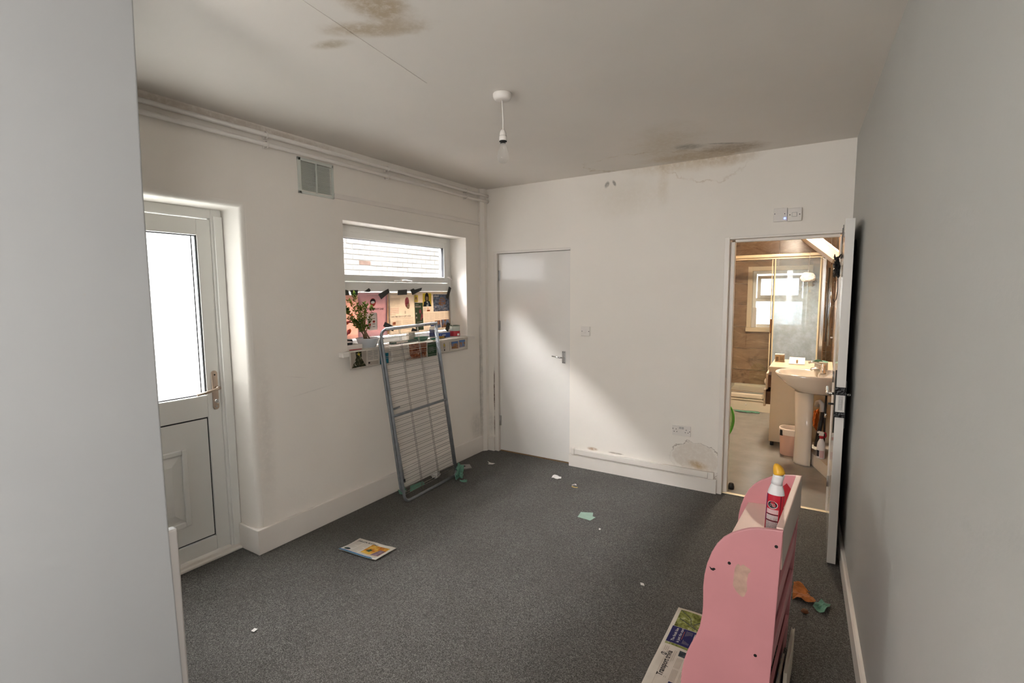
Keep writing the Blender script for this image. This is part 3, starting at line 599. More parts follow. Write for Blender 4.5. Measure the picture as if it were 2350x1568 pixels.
# sloping boxed soffit
sf = sroot('trim_4', (2.8, 2.6, 2.0), 'cream sloping boxed soffit above the shower side', 'soffit')
mat('soffit_cream', (0.58, 0.47, 0.33), 0.5); part(sf, 'boxing', 'soffit_cream', lambda b: b.prism([(2.50, 2.32), (2.945, 1.925), (2.993, 1.925), (2.993, 1.985), (2.62, 2.32)], lambda x, z, y: (x, y, z), 2.2, 3.10))
part(sf, 'edge_strip', 'plastic_white', lambda b: b.prism([(2.615, 2.325), (2.993, 1.987), (2.993, 2.012), (2.64, 2.33)], lambda x, z, y: (x, y, z), 2.17, 2.25))
# bathroom window
w2 = sroot('window_2', (2.335, 3.95, 1.0), 'white bathroom window behind the shower glass', 'window')
part(w2, 'architrave', 'cream', lambda b: [b.box(*q, 0.003) for q in ((1.93, 3.93, 1.012, 1.99, 3.964, 1.947), (2.68, 3.93, 1.012, 2.738, 3.964, 1.947), (1.99, 3.93, 1.887, 2.68, 3.964, 1.947))])
part(w2, 'sill', 'cream', lambda b: b.box(1.925, 3.90, 1.008, 2.742, 3.964, 1.068, 0.004))
def ringx(b, y0, y1, x0, x1, z0, z1, t, bev=0.004):
    for (p, q, r_, s_) in ((x0, x0 + t, z0, z1), (x1 - t, x1, z0, z1), (x0 + t, x1 - t, z0, z0 + t), (x0 + t, x1 - t, z1 - t, z1)): b.box(p, y0, r_, q, y1, s_, bev)
part(w2, 'outer_frame', 'upvc', lambda b: (ringx(b, 3.99, 4.06, 1.995, 2.675, 1.07, 1.885, 0.045), b.box(2.04, 3.99, 1.445, 2.63, 4.06, 1.495, 0.004)))
sh = part(w2, 'sash', 'upvc', lambda b: ringx(b, 3.965, 4.02, 2.055, 2.62, 1.49, 1.815, 0.045, 0.005))
thin_glass('frosted_clear', (1, 1, 1), 0.05, 0.9, (0.85, 0.9, 0.95))
part(sh, 'glass_pane', 'frosted_clear', lambda b: b.box(2.09, 4.0, 1.53, 2.59, 4.004, 1.775))
part(w2, 'glass_pane', 'frosted_clear', lambda b: b.box(2.03, 4.03, 1.11, 2.64, 4.034, 1.45))
# door lining of the bathroom opening
dl = sroot('trim_5', (2.6, 0.05, 0), 'white door lining around the bathroom opening', 'door lining')
part(dl, 'jamb', 'gloss_white', lambda b: (b.box(2.232, -0.006, 0, 2.266, 0.121, 1.999, 0.002), b.box(2.266, 0.045, 0, 2.297, 0.105, 1.967, 0.002)))
part(dl, 'jamb', 'gloss_white', lambda b: (b.box(2.972, -0.004, 0, 2.999, 0.121, 1.999, 0.002), b.box(2.962, 0.055, 0, 2.972, 0.105, 1.967, 0.002)))
part(dl, 'head', 'gloss_white', lambda b: (b.box(2.2665, -0.006, 1.985, 2.9715, 0.121, 1.999, 0.002), b.box(2.2975, 0.045, 1.965, 2.9615, 0.105, 1.984, 0.002)))
part(dl, 'strike_plate', 'steel', lambda b: b.box(2.2655, 0.012, 0.93, 2.2672, 0.032, 1.03, 0.0005))
mat('brass_strip', (0.72, 0.62, 0.42), 0.35, 0.4)
b = B(); b.box(2.266, 0.030, 0.0, 2.972, 0.060, 0.007, 0.003); struct('trim_6', b, 'brass_strip', label='pale metal threshold strip under the bathroom doorway', cat='threshold strip')
# unseen windows behind the camera, added to let in fill light
w3 = sroot('fill_window_right', (3.27, -5.15, 0.95))
part(w3, 'outer_frame', 'upvc', lambda b: (ring(b, 3.245, 3.30, -5.85, -4.45, 0.95, 2.25, 0.06), b.box(3.245, -5.18, 1.01, 3.30, -5.12, 2.19, 0.003)))
part(w3, 'glass_pane', 'clear_glass', lambda b: b.box(3.27, -5.79, 1.01, 3.274, -5.18, 2.19)); part(w3, 'glass_pane', 'clear_glass', lambda b: b.box(3.27, -5.12, 1.01, 3.274, -4.51, 2.19))
w4 = sroot('fill_window_front', (1.65, -6.05, 0.95))
part(w4, 'outer_frame', 'upvc', lambda b: ringx(b, -6.08, -6.02, 1.15, 2.15, 0.95, 2.25, 0.06)); part(w4, 'glass_pane', 'clear_glass', lambda b: b.box(1.21, -6.052, 1.01, 2.09, -6.048, 2.19))
# bathroom ceiling lamp, above the door head
bl = thing('ceiling_lamp', (2.45, 1.9, 2.34), 'round flush bathroom ceiling lamp', 'lamp')
part(bl, 'base', 'plastic_white', lambda b: b.lathe([(0.15, 2.40), (0.15, 2.42)], (2.45, 1.9, 0), 28))
mat('lamp_opal', (0.9, 0.85, 0.75), 0.4, emit=(1.0, 0.85, 0.66, BATH_LAMP))
part(bl, 'diffuser', 'lamp_opal', lambda b: b.lathe([(0.03, 2.345), (0.09, 2.355), (0.13, 2.375), (0.14, 2.40)], (2.45, 1.9, 0), 28))
from mathutils import noise as mnoise
# ------------------------------------------------------------------ printing helper
paper('newsprint', (0.72, 0.67, 0.60), 0.25); paper('newsprint_window', (0.62, 0.55, 0.47), 0.36); paper('pink_page', (0.62, 0.38, 0.42), 0.24); paper('pink_page_soft', (0.64, 0.40, 0.36), 0.34)
paper('ink', (0.035, 0.03, 0.03), 0.02); paper('ink_grey', (0.36, 0.33, 0.30), 0.15); paper('ink_soft', (0.48, 0.42, 0.36), 0.3); paper('ink_white', (0.78, 0.76, 0.72), 0.1)
paper('ink_red', (0.45, 0.05, 0.04), 0.15); paper('ink_navy', (0.035, 0.035, 0.11), 0.05); paper('ink_blue', (0.02, 0.14, 0.24), 0.1); paper('ink_skyblue', (0.10, 0.20, 0.42), 0.1); paper('ink_green', (0.05, 0.10, 0.055), 0.1); paper('ink_orange', (0.60, 0.14, 0.05), 0.15); paper('ink_yellow', (0.70, 0.55, 0.06), 0.3); paper('ink_teal', (0.01, 0.16, 0.24), 0.1)
photo('pic_tree', [(0.05, 0.055, 0.02), (0.16, 0.17, 0.05), (0.28, 0.30, 0.10), (0.55, 0.55, 0.38)], 45, 0.1)
photo('pic_rust', [(0.03, 0.02, 0.015), (0.16, 0.05, 0.03), (0.32, 0.12, 0.06), (0.5, 0.3, 0.2)], 28, 0.1)
photo('pic_fire', [(0.10, 0.05, 0.03), (0.45, 0.16, 0.03), (0.62, 0.36, 0.07), (0.66, 0.50, 0.14)], 18, 0.1)
photo('pic_dusk', [(0.06, 0.05, 0.05), (0.12, 0.14, 0.20), (0.22, 0.28, 0.40), (0.5, 0.32, 0.22)], 22, 0.35, (1, 1, 2))
photo('pic_town', [(0.10, 0.07, 0.04), (0.40, 0.20, 0.09), (0.20, 0.26, 0.40), (0.12, 0.22, 0.45)], 16, 0.2, (1, 1, 1.6))
photo('pic_xmas', [(0.01, 0.012, 0.008), (0.03, 0.035, 0.02), (0.08, 0.07, 0.04), (0.45, 0.42, 0.30)], 50, 0.05)
photo('pic_portrait', [(0.04, 0.03, 0.025), (0.30, 0.17, 0.10), (0.55, 0.40, 0.28), (0.6, 0.5, 0.4)], 30, 0.3)
photo('pic_dark', [(0.02, 0.02, 0.025), (0.05, 0.06, 0.07), (0.12, 0.14, 0.16)], 40, 0.05)
photo('pic_pink', [(0.25, 0.04, 0.06), (0.45, 0.12, 0.14), (0.6, 0.35, 0.3)], 30, 0.25)
photo('pic_mauve', [(0.12, 0.08, 0.11), (0.20, 0.14, 0.17), (0.34, 0.24, 0.26)], 30, 0.1)
_tc = {}
def glyphs(s, bold):
    if (s, bold) in _tc: return _tc[(s, bold)]
    cu = bpy.data.curves.new('txt', 'FONT'); cu.body = s; cu.size = 1.0; cu.offset = bold; cu.resolution_u = 2
    o = bpy.data.objects.new('txt', cu); me = bpy.data.meshes.new_from_object(o)
    vs = [v.co.to_2d() for v in me.vertices]; fs = [tuple(p.vertices) for p in me.polygons]
    bpy.data.objects.remove(o); bpy.data.meshes.remove(me); bpy.data.curves.remove(cu)
    _tc[(s, bold)] = (vs, fs); return vs, fs
class Print:
    """flat print on a sheet; fn(u, v, h): u along the line of text, v down the page, h above the paper (metres)"""
    def __init__(s, fn): s.fn = fn; s.b = B(); s.h = 0.0006
    def rect(s, u0, v0, u1, v1, m, n=3, h=None, k=3):
        h = s.h if h is None else h
        s.b.grid(lambda a, c: s.fn(u0 + (u1 - u0) * a, v0 + (v1 - v0) * c, h), n, k, m, False); return s
    def lines(s, u0, v0, u1, v1, n, m, dens=0.5, seed=1, h=None):
        rnd = random.Random(seed); dv = (v1 - v0) / n
        for i in range(n):
            a = u0; e = u1 if i % 7 != 6 else u0 + (u1 - u0) * rnd.uniform(0.4, 0.8)
            s.rect(a, v0 + i * dv, e, v0 + i * dv + dv * dens, m, 1, h, 1)
        return s
    def text(s, t, u, v, size, m, bold=0.0, mirror=False, squash=1.0, h=None):
        vs, fs = glyphs(t, bold); h = s.h * 1.6 if h is None else h
        bv = [s.b.bm.verts.new(s.fn(u + (-1 if mirror else 1) * p.x * size * squash, v - p.y * size, h)) for p in vs]; k = s.b.mi(m)
        for f in fs:
            try: q = s.b.bm.faces.new([bv[i] for i in f]); q.material_index = k
            except ValueError: pass
        return s
    def ell(s, u, v, ru, rv, m, h=None, n=20):
        h = s.h * 1.3 if h is None else h
        s.b.poly([s.fn(u + ru * math.cos(2 * PI * k / n), v + rv * math.sin(2 * PI * k / n), h) for k in range(n)], m); return s
    def pol(s, pts, m, h=None):
        s.b.poly([s.fn(a, c, s.h * 1.3 if h is None else h) for a, c in pts], m); return s
    def build(s, parent): return s.b.build('print', None, parent)
def sheet(root, fn, w_, h_, m, nu=8, nv=8, t=0.0008):
    b = B()
    b.grid(lambda a, c: fn(w_ * a, h_ * c, 0.0), nu, nv); b.grid(lambda a, c: fn(w_ * a, h_ * c, -t), nu, nv, flip=True)
    for (f0, n) in ((lambda a: (a * w_, 0), nu), (lambda a: (a * w_, h_), nu), (lambda a: (0, a * h_), nv), (lambda a: (w_, a * h_), nv)):
        b.grid(lambda a, c: fn(f0(a)[0], f0(a)[1], -t * c), n, 1)
    bmesh.ops.remove_doubles(b.bm, verts=b.bm.verts[:], dist=1e-6); bmesh.ops.recalc_face_normals(b.bm, faces=b.bm.faces[:])
    return b.build('page', m, root)

# ------------------------------------------------------------------ services on the walls
for nm, z, lab in (('upper', 2.541, 'upper of two white painted pipes along the left wall'), ('lower', 2.487, 'lower of two white painted pipes, just above the vent')):
    t = thing('heating_pipe', (0.03, -1.7, z), lab, 'pipe', 'pipes under the ceiling')
    part(t, 'pipe', 'gloss_white', lambda b: b.tube([(0.03, -3.34, z), (0.03, -0.30, z), (0.032, -0.22, z - 0.004), (0.05, -0.16, z - 0.006), (0.06, -0.10, z - 0.006), (0.06, -0.0003, z - 0.006)], 0.0135, 12))
    for y in (-2.262, -1.287, -0.306):
        part(t, 'clip', 'gloss_white', lambda b: (b.box(0.0003, y - 0.010, z - 0.022, 0.016, y + 0.010, z + 0.022, 0.002), b.tube([(0.016, y, z - 0.0165), (0.036, y, z - 0.0175), (0.047, y, z), (0.036, y, z + 0.0175), (0.016, y, z + 0.0165)], 0.0045, 6)))
# vent grille
vt = thing('wall_vent', (0.0, -1.908, 2.244), 'square cream plastic louvre vent below the pipes', 'vent')
vy0, vy1, vz0, vz1 = -2.045, -1.772, 2.244, 2.470
def f(b):
    for (p, q, r_, s_) in ((vy0, vy0 + 0.022, vz0, vz1), (vy1 - 0.014, vy1, vz0, vz1), (vy0, vy1, vz0, vz0 + 0.016), (vy0, vy1, vz1 - 0.020, vz1)): b.box(0.0005, p, r_, 0.010, q, s_, 0.002)
part(vt, 'frame', 'vent_plastic', f); part(vt, 'mullion', 'vent_plastic', lambda b: b.box(0.001, -1.914, vz0 + 0.012, 0.009, -1.902, vz1 - 0.016, 0.001))
zz = [vz0 + 0.018 + (vz1 - vz0 - 0.040) * (k + 0.5) / 18 for k in range(18)]
sl = None
for (y0, y1) in ((vy0 + 0.0225, -1.9145), (-1.9015, vy1 - 0.0145)):
    src = None
    for z in zz:
        if src is None:
            b = B(); b.obox((-0.008, y0, z - 0.005), (0.0, y1 - y0, 0), (0.013, 0, 0.0072), (-0.0010, 0, 0.0018)); src = b.build('slat', 'vent_plastic', vt); z0 = z
        else: copy_part(src, vt, (0, 0, z - z0))
b = B()
for q in ((-0.25, -2.0205, 2.2695, -0.245, -1.7945, 2.4655),): b.box(*q)
b.build('vent_backing', 'dark_hole', vt)  # added dark sheet: shade behind the slats put in as colour, hides the sky
for (y, z) in ((vy0 + 0.006, vz0 + 0.007), (vy1 - 0.006, vz0 + 0.007), (vy0 + 0.006, vz1 - 0.007), (vy1 - 0.006, vz1 - 0.007)): part(vt, 'screw', 'plastic_grey', lambda b: b.cyl((0.0101, y, z), (0.0106, y, z), 0.0025, seg=8))
# pendant
pe = thing('pendant_light', (1.46, -1.885, 2.25), 'bare clear bulb hanging from a white ceiling rose', 'light')
part(pe, 'ceiling_rose', 'plastic_white', lambda b: b.lathe([(0.0, 2.566), (0.030, 2.566), (0.040, 2.570), (0.045, 2.578), (0.047, 2.584), (0.047, 2.597), (0.045, 2.5995)], (1.46, -1.885, 0), 32, capb=False))
part(pe, 'cord', 'plastic_white', lambda b: b.tube([(1.458, -1.885, 2.567), (1.460, -1.884, 2.52), (1.463, -1.884, 2.47), (1.462, -1.885, 2.418)], 0.0028, 8))
hl = part(pe, 'lamp_holder', 'plastic_white', lambda b: b.lathe([(0.0, 2.424), (0.008, 2.423), (0.013, 2.416), (0.016, 2.405), (0.017, 2.393), (0.0175, 2.392), (0.019, 2.391), (0.019, 2.369), (0.0175, 2.368)], (1.462, -1.885, 0), 24, capt=True))
part(hl, 'groove', 'dark_hole', lambda b: b.lathe([(0.0178, 2.3925), (0.0195, 2.3915), (0.0178, 2.3905)], (1.462, -1.885, 0), 24, capb=False, capt=False)); part(hl, 'skirt_shadow_ring', 'dark_hole', lambda b: (b.lathe([(0.0165, 2.3675), (0.0195, 2.3665), (0.0195, 2.364), (0.0165, 2.363)], (1.462, -1.885, 0), 24)))
part(pe, 'bulb_cap', 'steel', lambda b: b.lathe([(0.0135, 2.363), (0.0135, 2.353), (0.0145, 2.352)], (1.462, -1.885, 0), 20))
thin_glass('bulb_glass', (0.97, 0.97, 0.96), 0.2, 0.22, (0.80, 0.79, 0.78))
part(pe, 'bulb', 'bulb_glass', lambda b: b.lathe([(0.0145, 2.353), (0.0165, 2.343), (0.0205, 2.329), (0.0255, 2.313), (0.0295, 2.299), (0.0305, 2.289), (0.0285, 2.276), (0.0235, 2.266), (0.0150, 2.2595), (0.0, 2.257)], (1.462, -1.885, 0), 28, capb=False, capt=False))
# switches and sockets on the back wall
def plate(name, x0, z0, x1, z1, t, label, cat):
    o = thing(name, ((x0 + x1) / 2, 0, z0), label, cat)
    part(o, 'face_plate', 'plastic_white', lambda b: b.box(x0, -t, z0, x1, -0.0005, z1, 0.003)); return o
def dots(o, pts, y, r, m='dark_hole', name='screw'):
    for (x, z) in pts: part(o, name, m, lambda b: b.cyl((x, y, z), (x, y - 0.0007, z), r, seg=10))
sw = plate('light_switch', 1.060, 1.210, 1.144, 1.294, 0.011, 'white single light switch beside the flush door', 'switch')
part(sw, 'rocker', 'plastic_white', lambda b: b.obox((1.092, -0.0112, 1.237), (0.018, 0, 0), (0, 0, 0.032), (0, -0.003, 0.004), 0.001)); dots(sw, ((1.070, 1.252), (1.134, 1.252)), -0.0112, 0.0035)
so = plate('double_socket', 1.878, 0.428, 2.022, 0.512, 0.012, 'white double power socket above the peeling paint', 'socket')
for cx in (1.905, 1.993):
    dots(so, ((cx - 0.011, 0.459), (cx + 0.011, 0.459), (cx + (0.004 if cx < 1.95 else -0.004), 0.480)), -0.0122, 0.0032, name='pin_hole')
dots(so, ((1.884, 0.482), (2.016, 0.470)), -0.0122, 0.0034)
part(so, 'rocker', 'plastic_grey', lambda b: (b.box(1.933, -0.0145, 0.484, 0.017 + 1.933, -0.0122, 0.503, 0.001), b.box(1.953, -0.0145, 0.484, 1.970, -0.0122, 0.503, 0.001)))
hp = plate('blank_plate', 2.552, 2.088, 2.638, 2.182, 0.014, 'white ribbed sensor plate with a lit blue dot', 'sensor')
for k in range(9): part(hp, 'rib', 'plastic_white', lambda b: b.box(2.557, -0.0155, 2.098 + k * 0.0085, 2.633, -0.0138, 2.1015 + k * 0.0085))
dots(hp, ((2.560, 2.143), (2.622, 2.140)), -0.0158, 0.0032)
mat('led_blue', (0.3, 0.4, 1.0), 0.4, emit=(0.12, 0.17, 1.0, 4.0)); part(hp, 'indicator', 'led_blue', lambda b: b.lathe([(0.007, 0), (0.006, 0.003), (0.0, 0.0045)], (2.624, -0.0155, 2.108), 14, axis=(0, -1, 0), capt=False))
fs_ = plate('fan_switch', 2.641, 2.084, 2.728, 2.174, 0.026, 'white square fan switch box above the bathroom doorway', 'switch')
part(fs_, 'rocker', 'plastic_white', lambda b: b.box(2.670, -0.030, 2.115, 2.698, -0.0262, 2.142, 0.002)); dots(fs_, ((2.655, 2.128), (2.715, 2.128)), -0.0262, 0.0035)
part(fs_, 'surround', 'plastic_grey', lambda b: b.box(2.668, -0.0275, 2.113, 2.700, -0.0261, 2.144))
# cable trunking
ct = thing('cable_trunking', (1.58, -0.03, 0.118), 'white cable trunking along the top of the back skirting', 'trunking')
part(ct, 'lid', 'gloss_white', lambda b: b.box(1.008, -0.030, 0.119, 2.165, -0.0008, 0.168, 0.003))
part(ct, 'end_cap', 'gloss_white', lambda b: b.box(0.972, -0.033, 0.116, 1.006, -0.0008, 0.171, 0.003)); part(ct, 'end_cap', 'gloss_white', lambda b: b.box(2.167, -0.033, 0.116, 2.208, -0.0008, 0.171, 0.003))

# ------------------------------------------------------------------ folded clothes airer
LEAN = math.atan2(0.155, 1.175)
RV = Vector((-math.sin(LEAN), 0.0, math.cos(LEAN))); RN = Vector((math.cos(LEAN), 0, math.sin(LEAN))); RO = Vector((0.236, -1.097, 0.013))
SK = math.radians(1.4)
def rk(u, v, n=0.0):
    """u across (towards the back wall), v up the rack, n off its face"""
    uu = u * math.cos(SK) - v * math.sin(SK); vv = u * math.sin(SK) + v * math.cos(SK)
    return RO + Vector((0, 1, 0)) * uu + RV * vv + RN * n
rkt = thing('drying_rack', tuple(RO), 'folded grey metal clothes airer leaning on the window sill', 'clothes airer')
W2, HT, TR_ = 0.318, 1.343, 0.0115
def arc(cu, cv, r, a0, a1, n=6, nn=0.0): return [rk(cu + r * math.cos(a0 + (a1 - a0) * k / n), cv + r * math.sin(a0 + (a1 - a0) * k / n), nn) for k in range(n + 1)]
part(rkt, 'frame_tube', 'rack_grey', lambda b: b.tube([rk(W2 - 0.002, HT - 0.012)] + arc(-W2 + 0.06, HT - 0.072, 0.06, PI / 2, PI) + arc(-W2 + 0.05, 0.05, 0.05, PI, 1.5 * PI) + [rk(W2 - 0.04, 0.0)] + arc(W2 - 0.04, 0.04, 0.04, -PI / 2, 0, 5), TR_, 12))
part(rkt, 'frame_tube', 'rack_grey', lambda b: b.tube([rk(W2, 0.04), rk(W2, HT - 0.004)], 0.0125, 12))
part(rkt, 'top_rail', 'rack_top', lambda b: b.tube([rk(-W2 + 0.05, HT - 0.010, 0.002), rk(W2 + 0.012, HT - 0.010, 0.002)], 0.0122, 12))
part(rkt, 'rear_tube', 'rack_grey', lambda b: b.tube(arc(-W2 + 0.035, HT - 0.12, 0.045, PI / 2, PI, 6, -0.018) + arc(-W2 + 0.04, 0.12, 0.05, PI, 1.5 * PI, 6, -0.018), 0.0095, 10))
part(rkt, 'rear_tube', 'rack_grey', lambda b: b.tube([rk(W2 + 0.004, 0.09, -0.018), rk(W2 + 0.004, HT - 0.06, -0.018)], 0.0095, 10))
part(rkt, 'cross_bar', 'rack_grey', lambda b: b.tube([rk(-W2, 0.668, 0.003), rk(W2, 0.668, 0.003)], 0.0105, 10))
for u0, n_ in ((-0.118, 0.0), (-0.094, -0.011), (0.085, 0.0), (0.110, -0.011)):
    part(rkt, 'long_wire', 'rack_wire', lambda b: b.tube([rk(u0, 0.008, n_), rk(u0 - 0.008, HT - 0.012, n_)], 0.0017, 6))
src = {}
for n_ in (0.0, -0.012):
    vv = [0.714 + 0.0497 * k for k in range(12)] + [0.618 - 0.0468 * k for k in range(13)]
    for v in vv:
        v += 0.012 if n_ else 0.0
        if n_ not in src:
            b = B(); b.tube([rk(-W2, v, n_), rk(W2, v, n_)], 0.0015, 6); src[n_] = b.build('wire', 'rack_wire', rkt); vb = v
        else: copy_part(src[n_], rkt, rk(0, v) - rk(0, vb))
part(rkt, 'leg_stub', 'rack_grey', lambda b: b.tube([rk(-W2 + 0.006, 0.715, -0.022), rk(-W2 + 0.10, 0.722, -0.018)], 0.008, 8))
part(rkt, 'folded_leg', 'rack_grey', lambda b: b.tube([rk(-W2 + 0.022, 0.46, -0.012), rk(-W2 + 0.030, 0.16, -0.012)], 0.007, 8)); part(rkt, 'foot_cap', 'black', lambda b: b.tube([rk(-W2 + 0.030, 0.17, -0.010), rk(-W2 + 0.031, 0.145, -0.010)], 0.011, 10))
for u in (0.175, 0.235): part(rkt, 'rivet', 'black', lambda b: b.cyl(rk(u, HT - 0.014, 0.0135), rk(u, HT - 0.014, 0.0155), 0.004, seg=8))

# ------------------------------------------------------------------ papers over the lower pane
XP = -0.186
DY = 0.02
def wfn(y0, z0, x=XP, amp=0.003, sd=0.0):
    return lambda u, v, h: Vector((x + h + amp * (mnoise.noise(Vector((u * 9 + sd, v * 9, sd))) - 0.3), y0 + u + 0.006 * math.sin(v * 7 + sd), z0 - v))
def newspaper(name, fn, w_, h_, m, label, group, nu=8, nv=8, base=None):
    t = thing(name, base, label, 'newspaper', group); sheet(t, fn, w_, h_, m, nu, nv); return t
# red floral page behind the plant
g = 'papers taped over the window'
fn = wfn(-1.650, 1.588, sd=1.0); t = newspaper('newspaper_page', fn, 0.235, 0.335, 'pink_page_soft', 'salmon page with red flowers behind the plant, window left', g, base=(XP, -1.54, 1.25))
P = Print(fn)
rr = random.Random(3)
for k in range(22): P.ell(rr.uniform(0.01, 0.16), rr.uniform(0.06, 0.31), rr.uniform(0.008, 0.022), rr.uniform(0.008, 0.020), rr.choice(['ink_red', 'pic_pink', 'ink_orange']), h=0.0008 + k * 1e-5, n=9)
P.build(t)
# pink page
fn = wfn(-1.440, 1.606, x=XP + 0.004, sd=2.0); t = newspaper('newspaper_page', fn, 0.308, 0.350, 'pink_page', 'pink advert page with round logo, seen from its back', g, base=(XP, -1.29, 1.25))
P = Print(fn)
P.ell(0.150, 0.078, 0.031, 0.034, 'ink_red').ell(0.150, 0.070, 0.028, 0.022, 'ink', h=0.0011).ell(0.150, 0.078, 0.020, 0.011, 'ink_white', h=0.0014).rect(0.09, 0.022, 0.22, 0.025, 'ink_grey', 2)
P.text('BAG YOURSELF A BOX', 0.262, 0.139, 0.021, 'ink', 0.02, True, 0.92)
P.pol([(0.085, 0.170), (0.188, 0.160), (0.190, 0.300), (0.092, 0.302)], 'ink_white', 0.0010).pol([(0.188, 0.160), (0.197, 0.170), (0.197, 0.300), (0.190, 0.300)], 'ink_grey', 0.0010)
P.lines(0.145, 0.180, 0.172, 0.196, 2, 'ink', 0.4, 3, 0.0014)
for r_, c in ((0, 0), (0, 1), (1, 0), (2, 1), (1, 1), (3, 0), (3, 1)): P.rect(0.100 + 0.045 * c, 0.205 + 0.022 * r_, 0.100 + 0.045 * c + 0.028, 0.209 + 0.022 * r_, 'ink', 1, 0.0014, 1)
P.ell(0.160, 0.232, 0.013, 0.010, 'ink_red', h=0.0014).ell(0.118, 0.256, 0.010, 0.011, 'ink_red', h=0.0014); P.build(t)
fn = wfn(-1.150, 1.604, x=XP - 0.003, sd=2.6); paper('brown_paper', (0.40, 0.25, 0.15), 0.3)
t = newspaper('brown_paper_strip', fn, 0.055, 0.345, 'brown_paper', 'narrow brown paper strip between pink page and middle page', g, 3, 8, base=(XP, -1.12, 1.25))
# middle page
fn = wfn(-1.112, 1.603, sd=3.0); t = newspaper('newspaper_page', fn, 0.330, 0.352, 'newsprint_window', 'yellowed newspaper page headed about a Christmas beach, window centre', g, base=(XP, -0.96, 1.26))
P = Print(fn)
P.rect(0.015, 0.012, 0.12, 0.015, 'ink_grey', 2).lines(0.02, 0.045, 0.135, 0.12, 8, 'ink_soft', 0.45, 4).lines(0.02, 0.128, 0.12, 0.19, 7, 'pic_pink', 0.25, 5)
P.ell(0.218, 0.082, 0.026, 0.045, 'pic_pink').ell(0.232, 0.110, 0.020, 0.030, 'pic_portrait', h=0.0011).rect(0.190, 0.155, 0.205, 0.180, 'ink_soft', 1)
P.text('CHRISTMAS BEACH GIFT WEEK', 0.025, 0.208, 0.0195, 'ink', 0.006, False, 0.88).lines(0.03, 0.215, 0.29, 0.226, 2, 'ink_soft', 0.4, 6)
P.rect(0.045, 0.246, 0.080, 0.272, 'ink_orange', 1).lines(0.02, 0.236, 0.145, 0.325, 11, 'ink_soft', 0.4, 7).lines(0.165, 0.236, 0.295, 0.325, 11, 'ink_soft', 0.4, 8); P.build(t)
# right-hand double page
fn = wfn(-0.800, 1.612, x=XP + 0.003, sd=4.0); t = newspaper('newspaper_page', fn, 0.492, 0.362, 'newsprint_window', 'newspaper spread with green advert and sunset city photo, window right', g, base=(XP, -0.56, 1.26))
P = Print(fn)
P.rect(0.004, 0.098, 0.106, 0.342, 'ink_green').lines(0.010, 0.112, 0.050, 0.118, 1, 'ink_white', 0.8, 3, 0.0012).rect(0.008, 0.124, 0.078, 0.141, 'ink_soft', 2, 0.0012).lines(0.010, 0.127, 0.076, 0.139, 2, 'ink_white', 0.5, 3, 0.0014).ell(0.070, 0.175, 0.016, 0.020, 'pic_pink').ell(0.085, 0.225, 0.021, 0.034, 'pic_pink').rect(0.012, 0.185, 0.026, 0.200, 'ink_white', 1, 0.0012).rect(0.012, 0.222, 0.026, 0.237, 'ink_white', 1, 0.0012).rect(0.02, 0.268, 0.09, 0.271, 'ink_white', 1, 0.0012)
P.rect(0.002, 0.03, 0.045, 0.09, 'ink_yellow').ell(0.022, 0.062, 0.012, 0.018, 'pic_portrait').rect(0.108, 0.014, 0.225, 0.134, 'ink_yellow').pol([(0.112, 0.134), (0.125, 0.09), (0.15, 0.085), (0.20, 0.085), (0.222, 0.134)], 'pic_dark').ell(0.165, 0.055, 0.027, 0.046, 'ink', h=0.0012).ell(0.166, 0.058, 0.017, 0.026, 'pic_portrait', h=0.0015).pol([(0.155, 0.134), (0.160, 0.085), (0.178, 0.085), (0.185, 0.134)], 'ink_white', 0.0013)
P.text('50', 0.160, 0.160, 0.026, 'ink_orange', 0.01).rect(0.158, 0.165, 0.200, 0.178, 'ink_orange', 1).lines(0.112, 0.145, 0.150, 0.18, 5, 'ink_soft', 0.4, 9)
P.rect(0.250, 0.024, 0.482, 0.184, 'pic_dusk', 6).ell(0.375, 0.095, 0.055, 0.040, 'pic_town', h=0.0011).lines(0.262, 0.036, 0.330, 0.054, 2, 'ink_white', 0.35, 3, 0.0014)
for k in range(5): P.lines(0.115 + k * 0.075, 0.195, 0.180 + k * 0.075, 0.262, 9, 'ink_soft', 0.4, 20 + k)
P.rect(0.262, 0.268, 0.345, 0.338, 'pic_town').rect(0.352, 0.264, 0.470, 0.340, 'pic_town').lines(0.115, 0.27, 0.25, 0.338, 9, 'ink_soft', 0.4, 31); P.build(t)
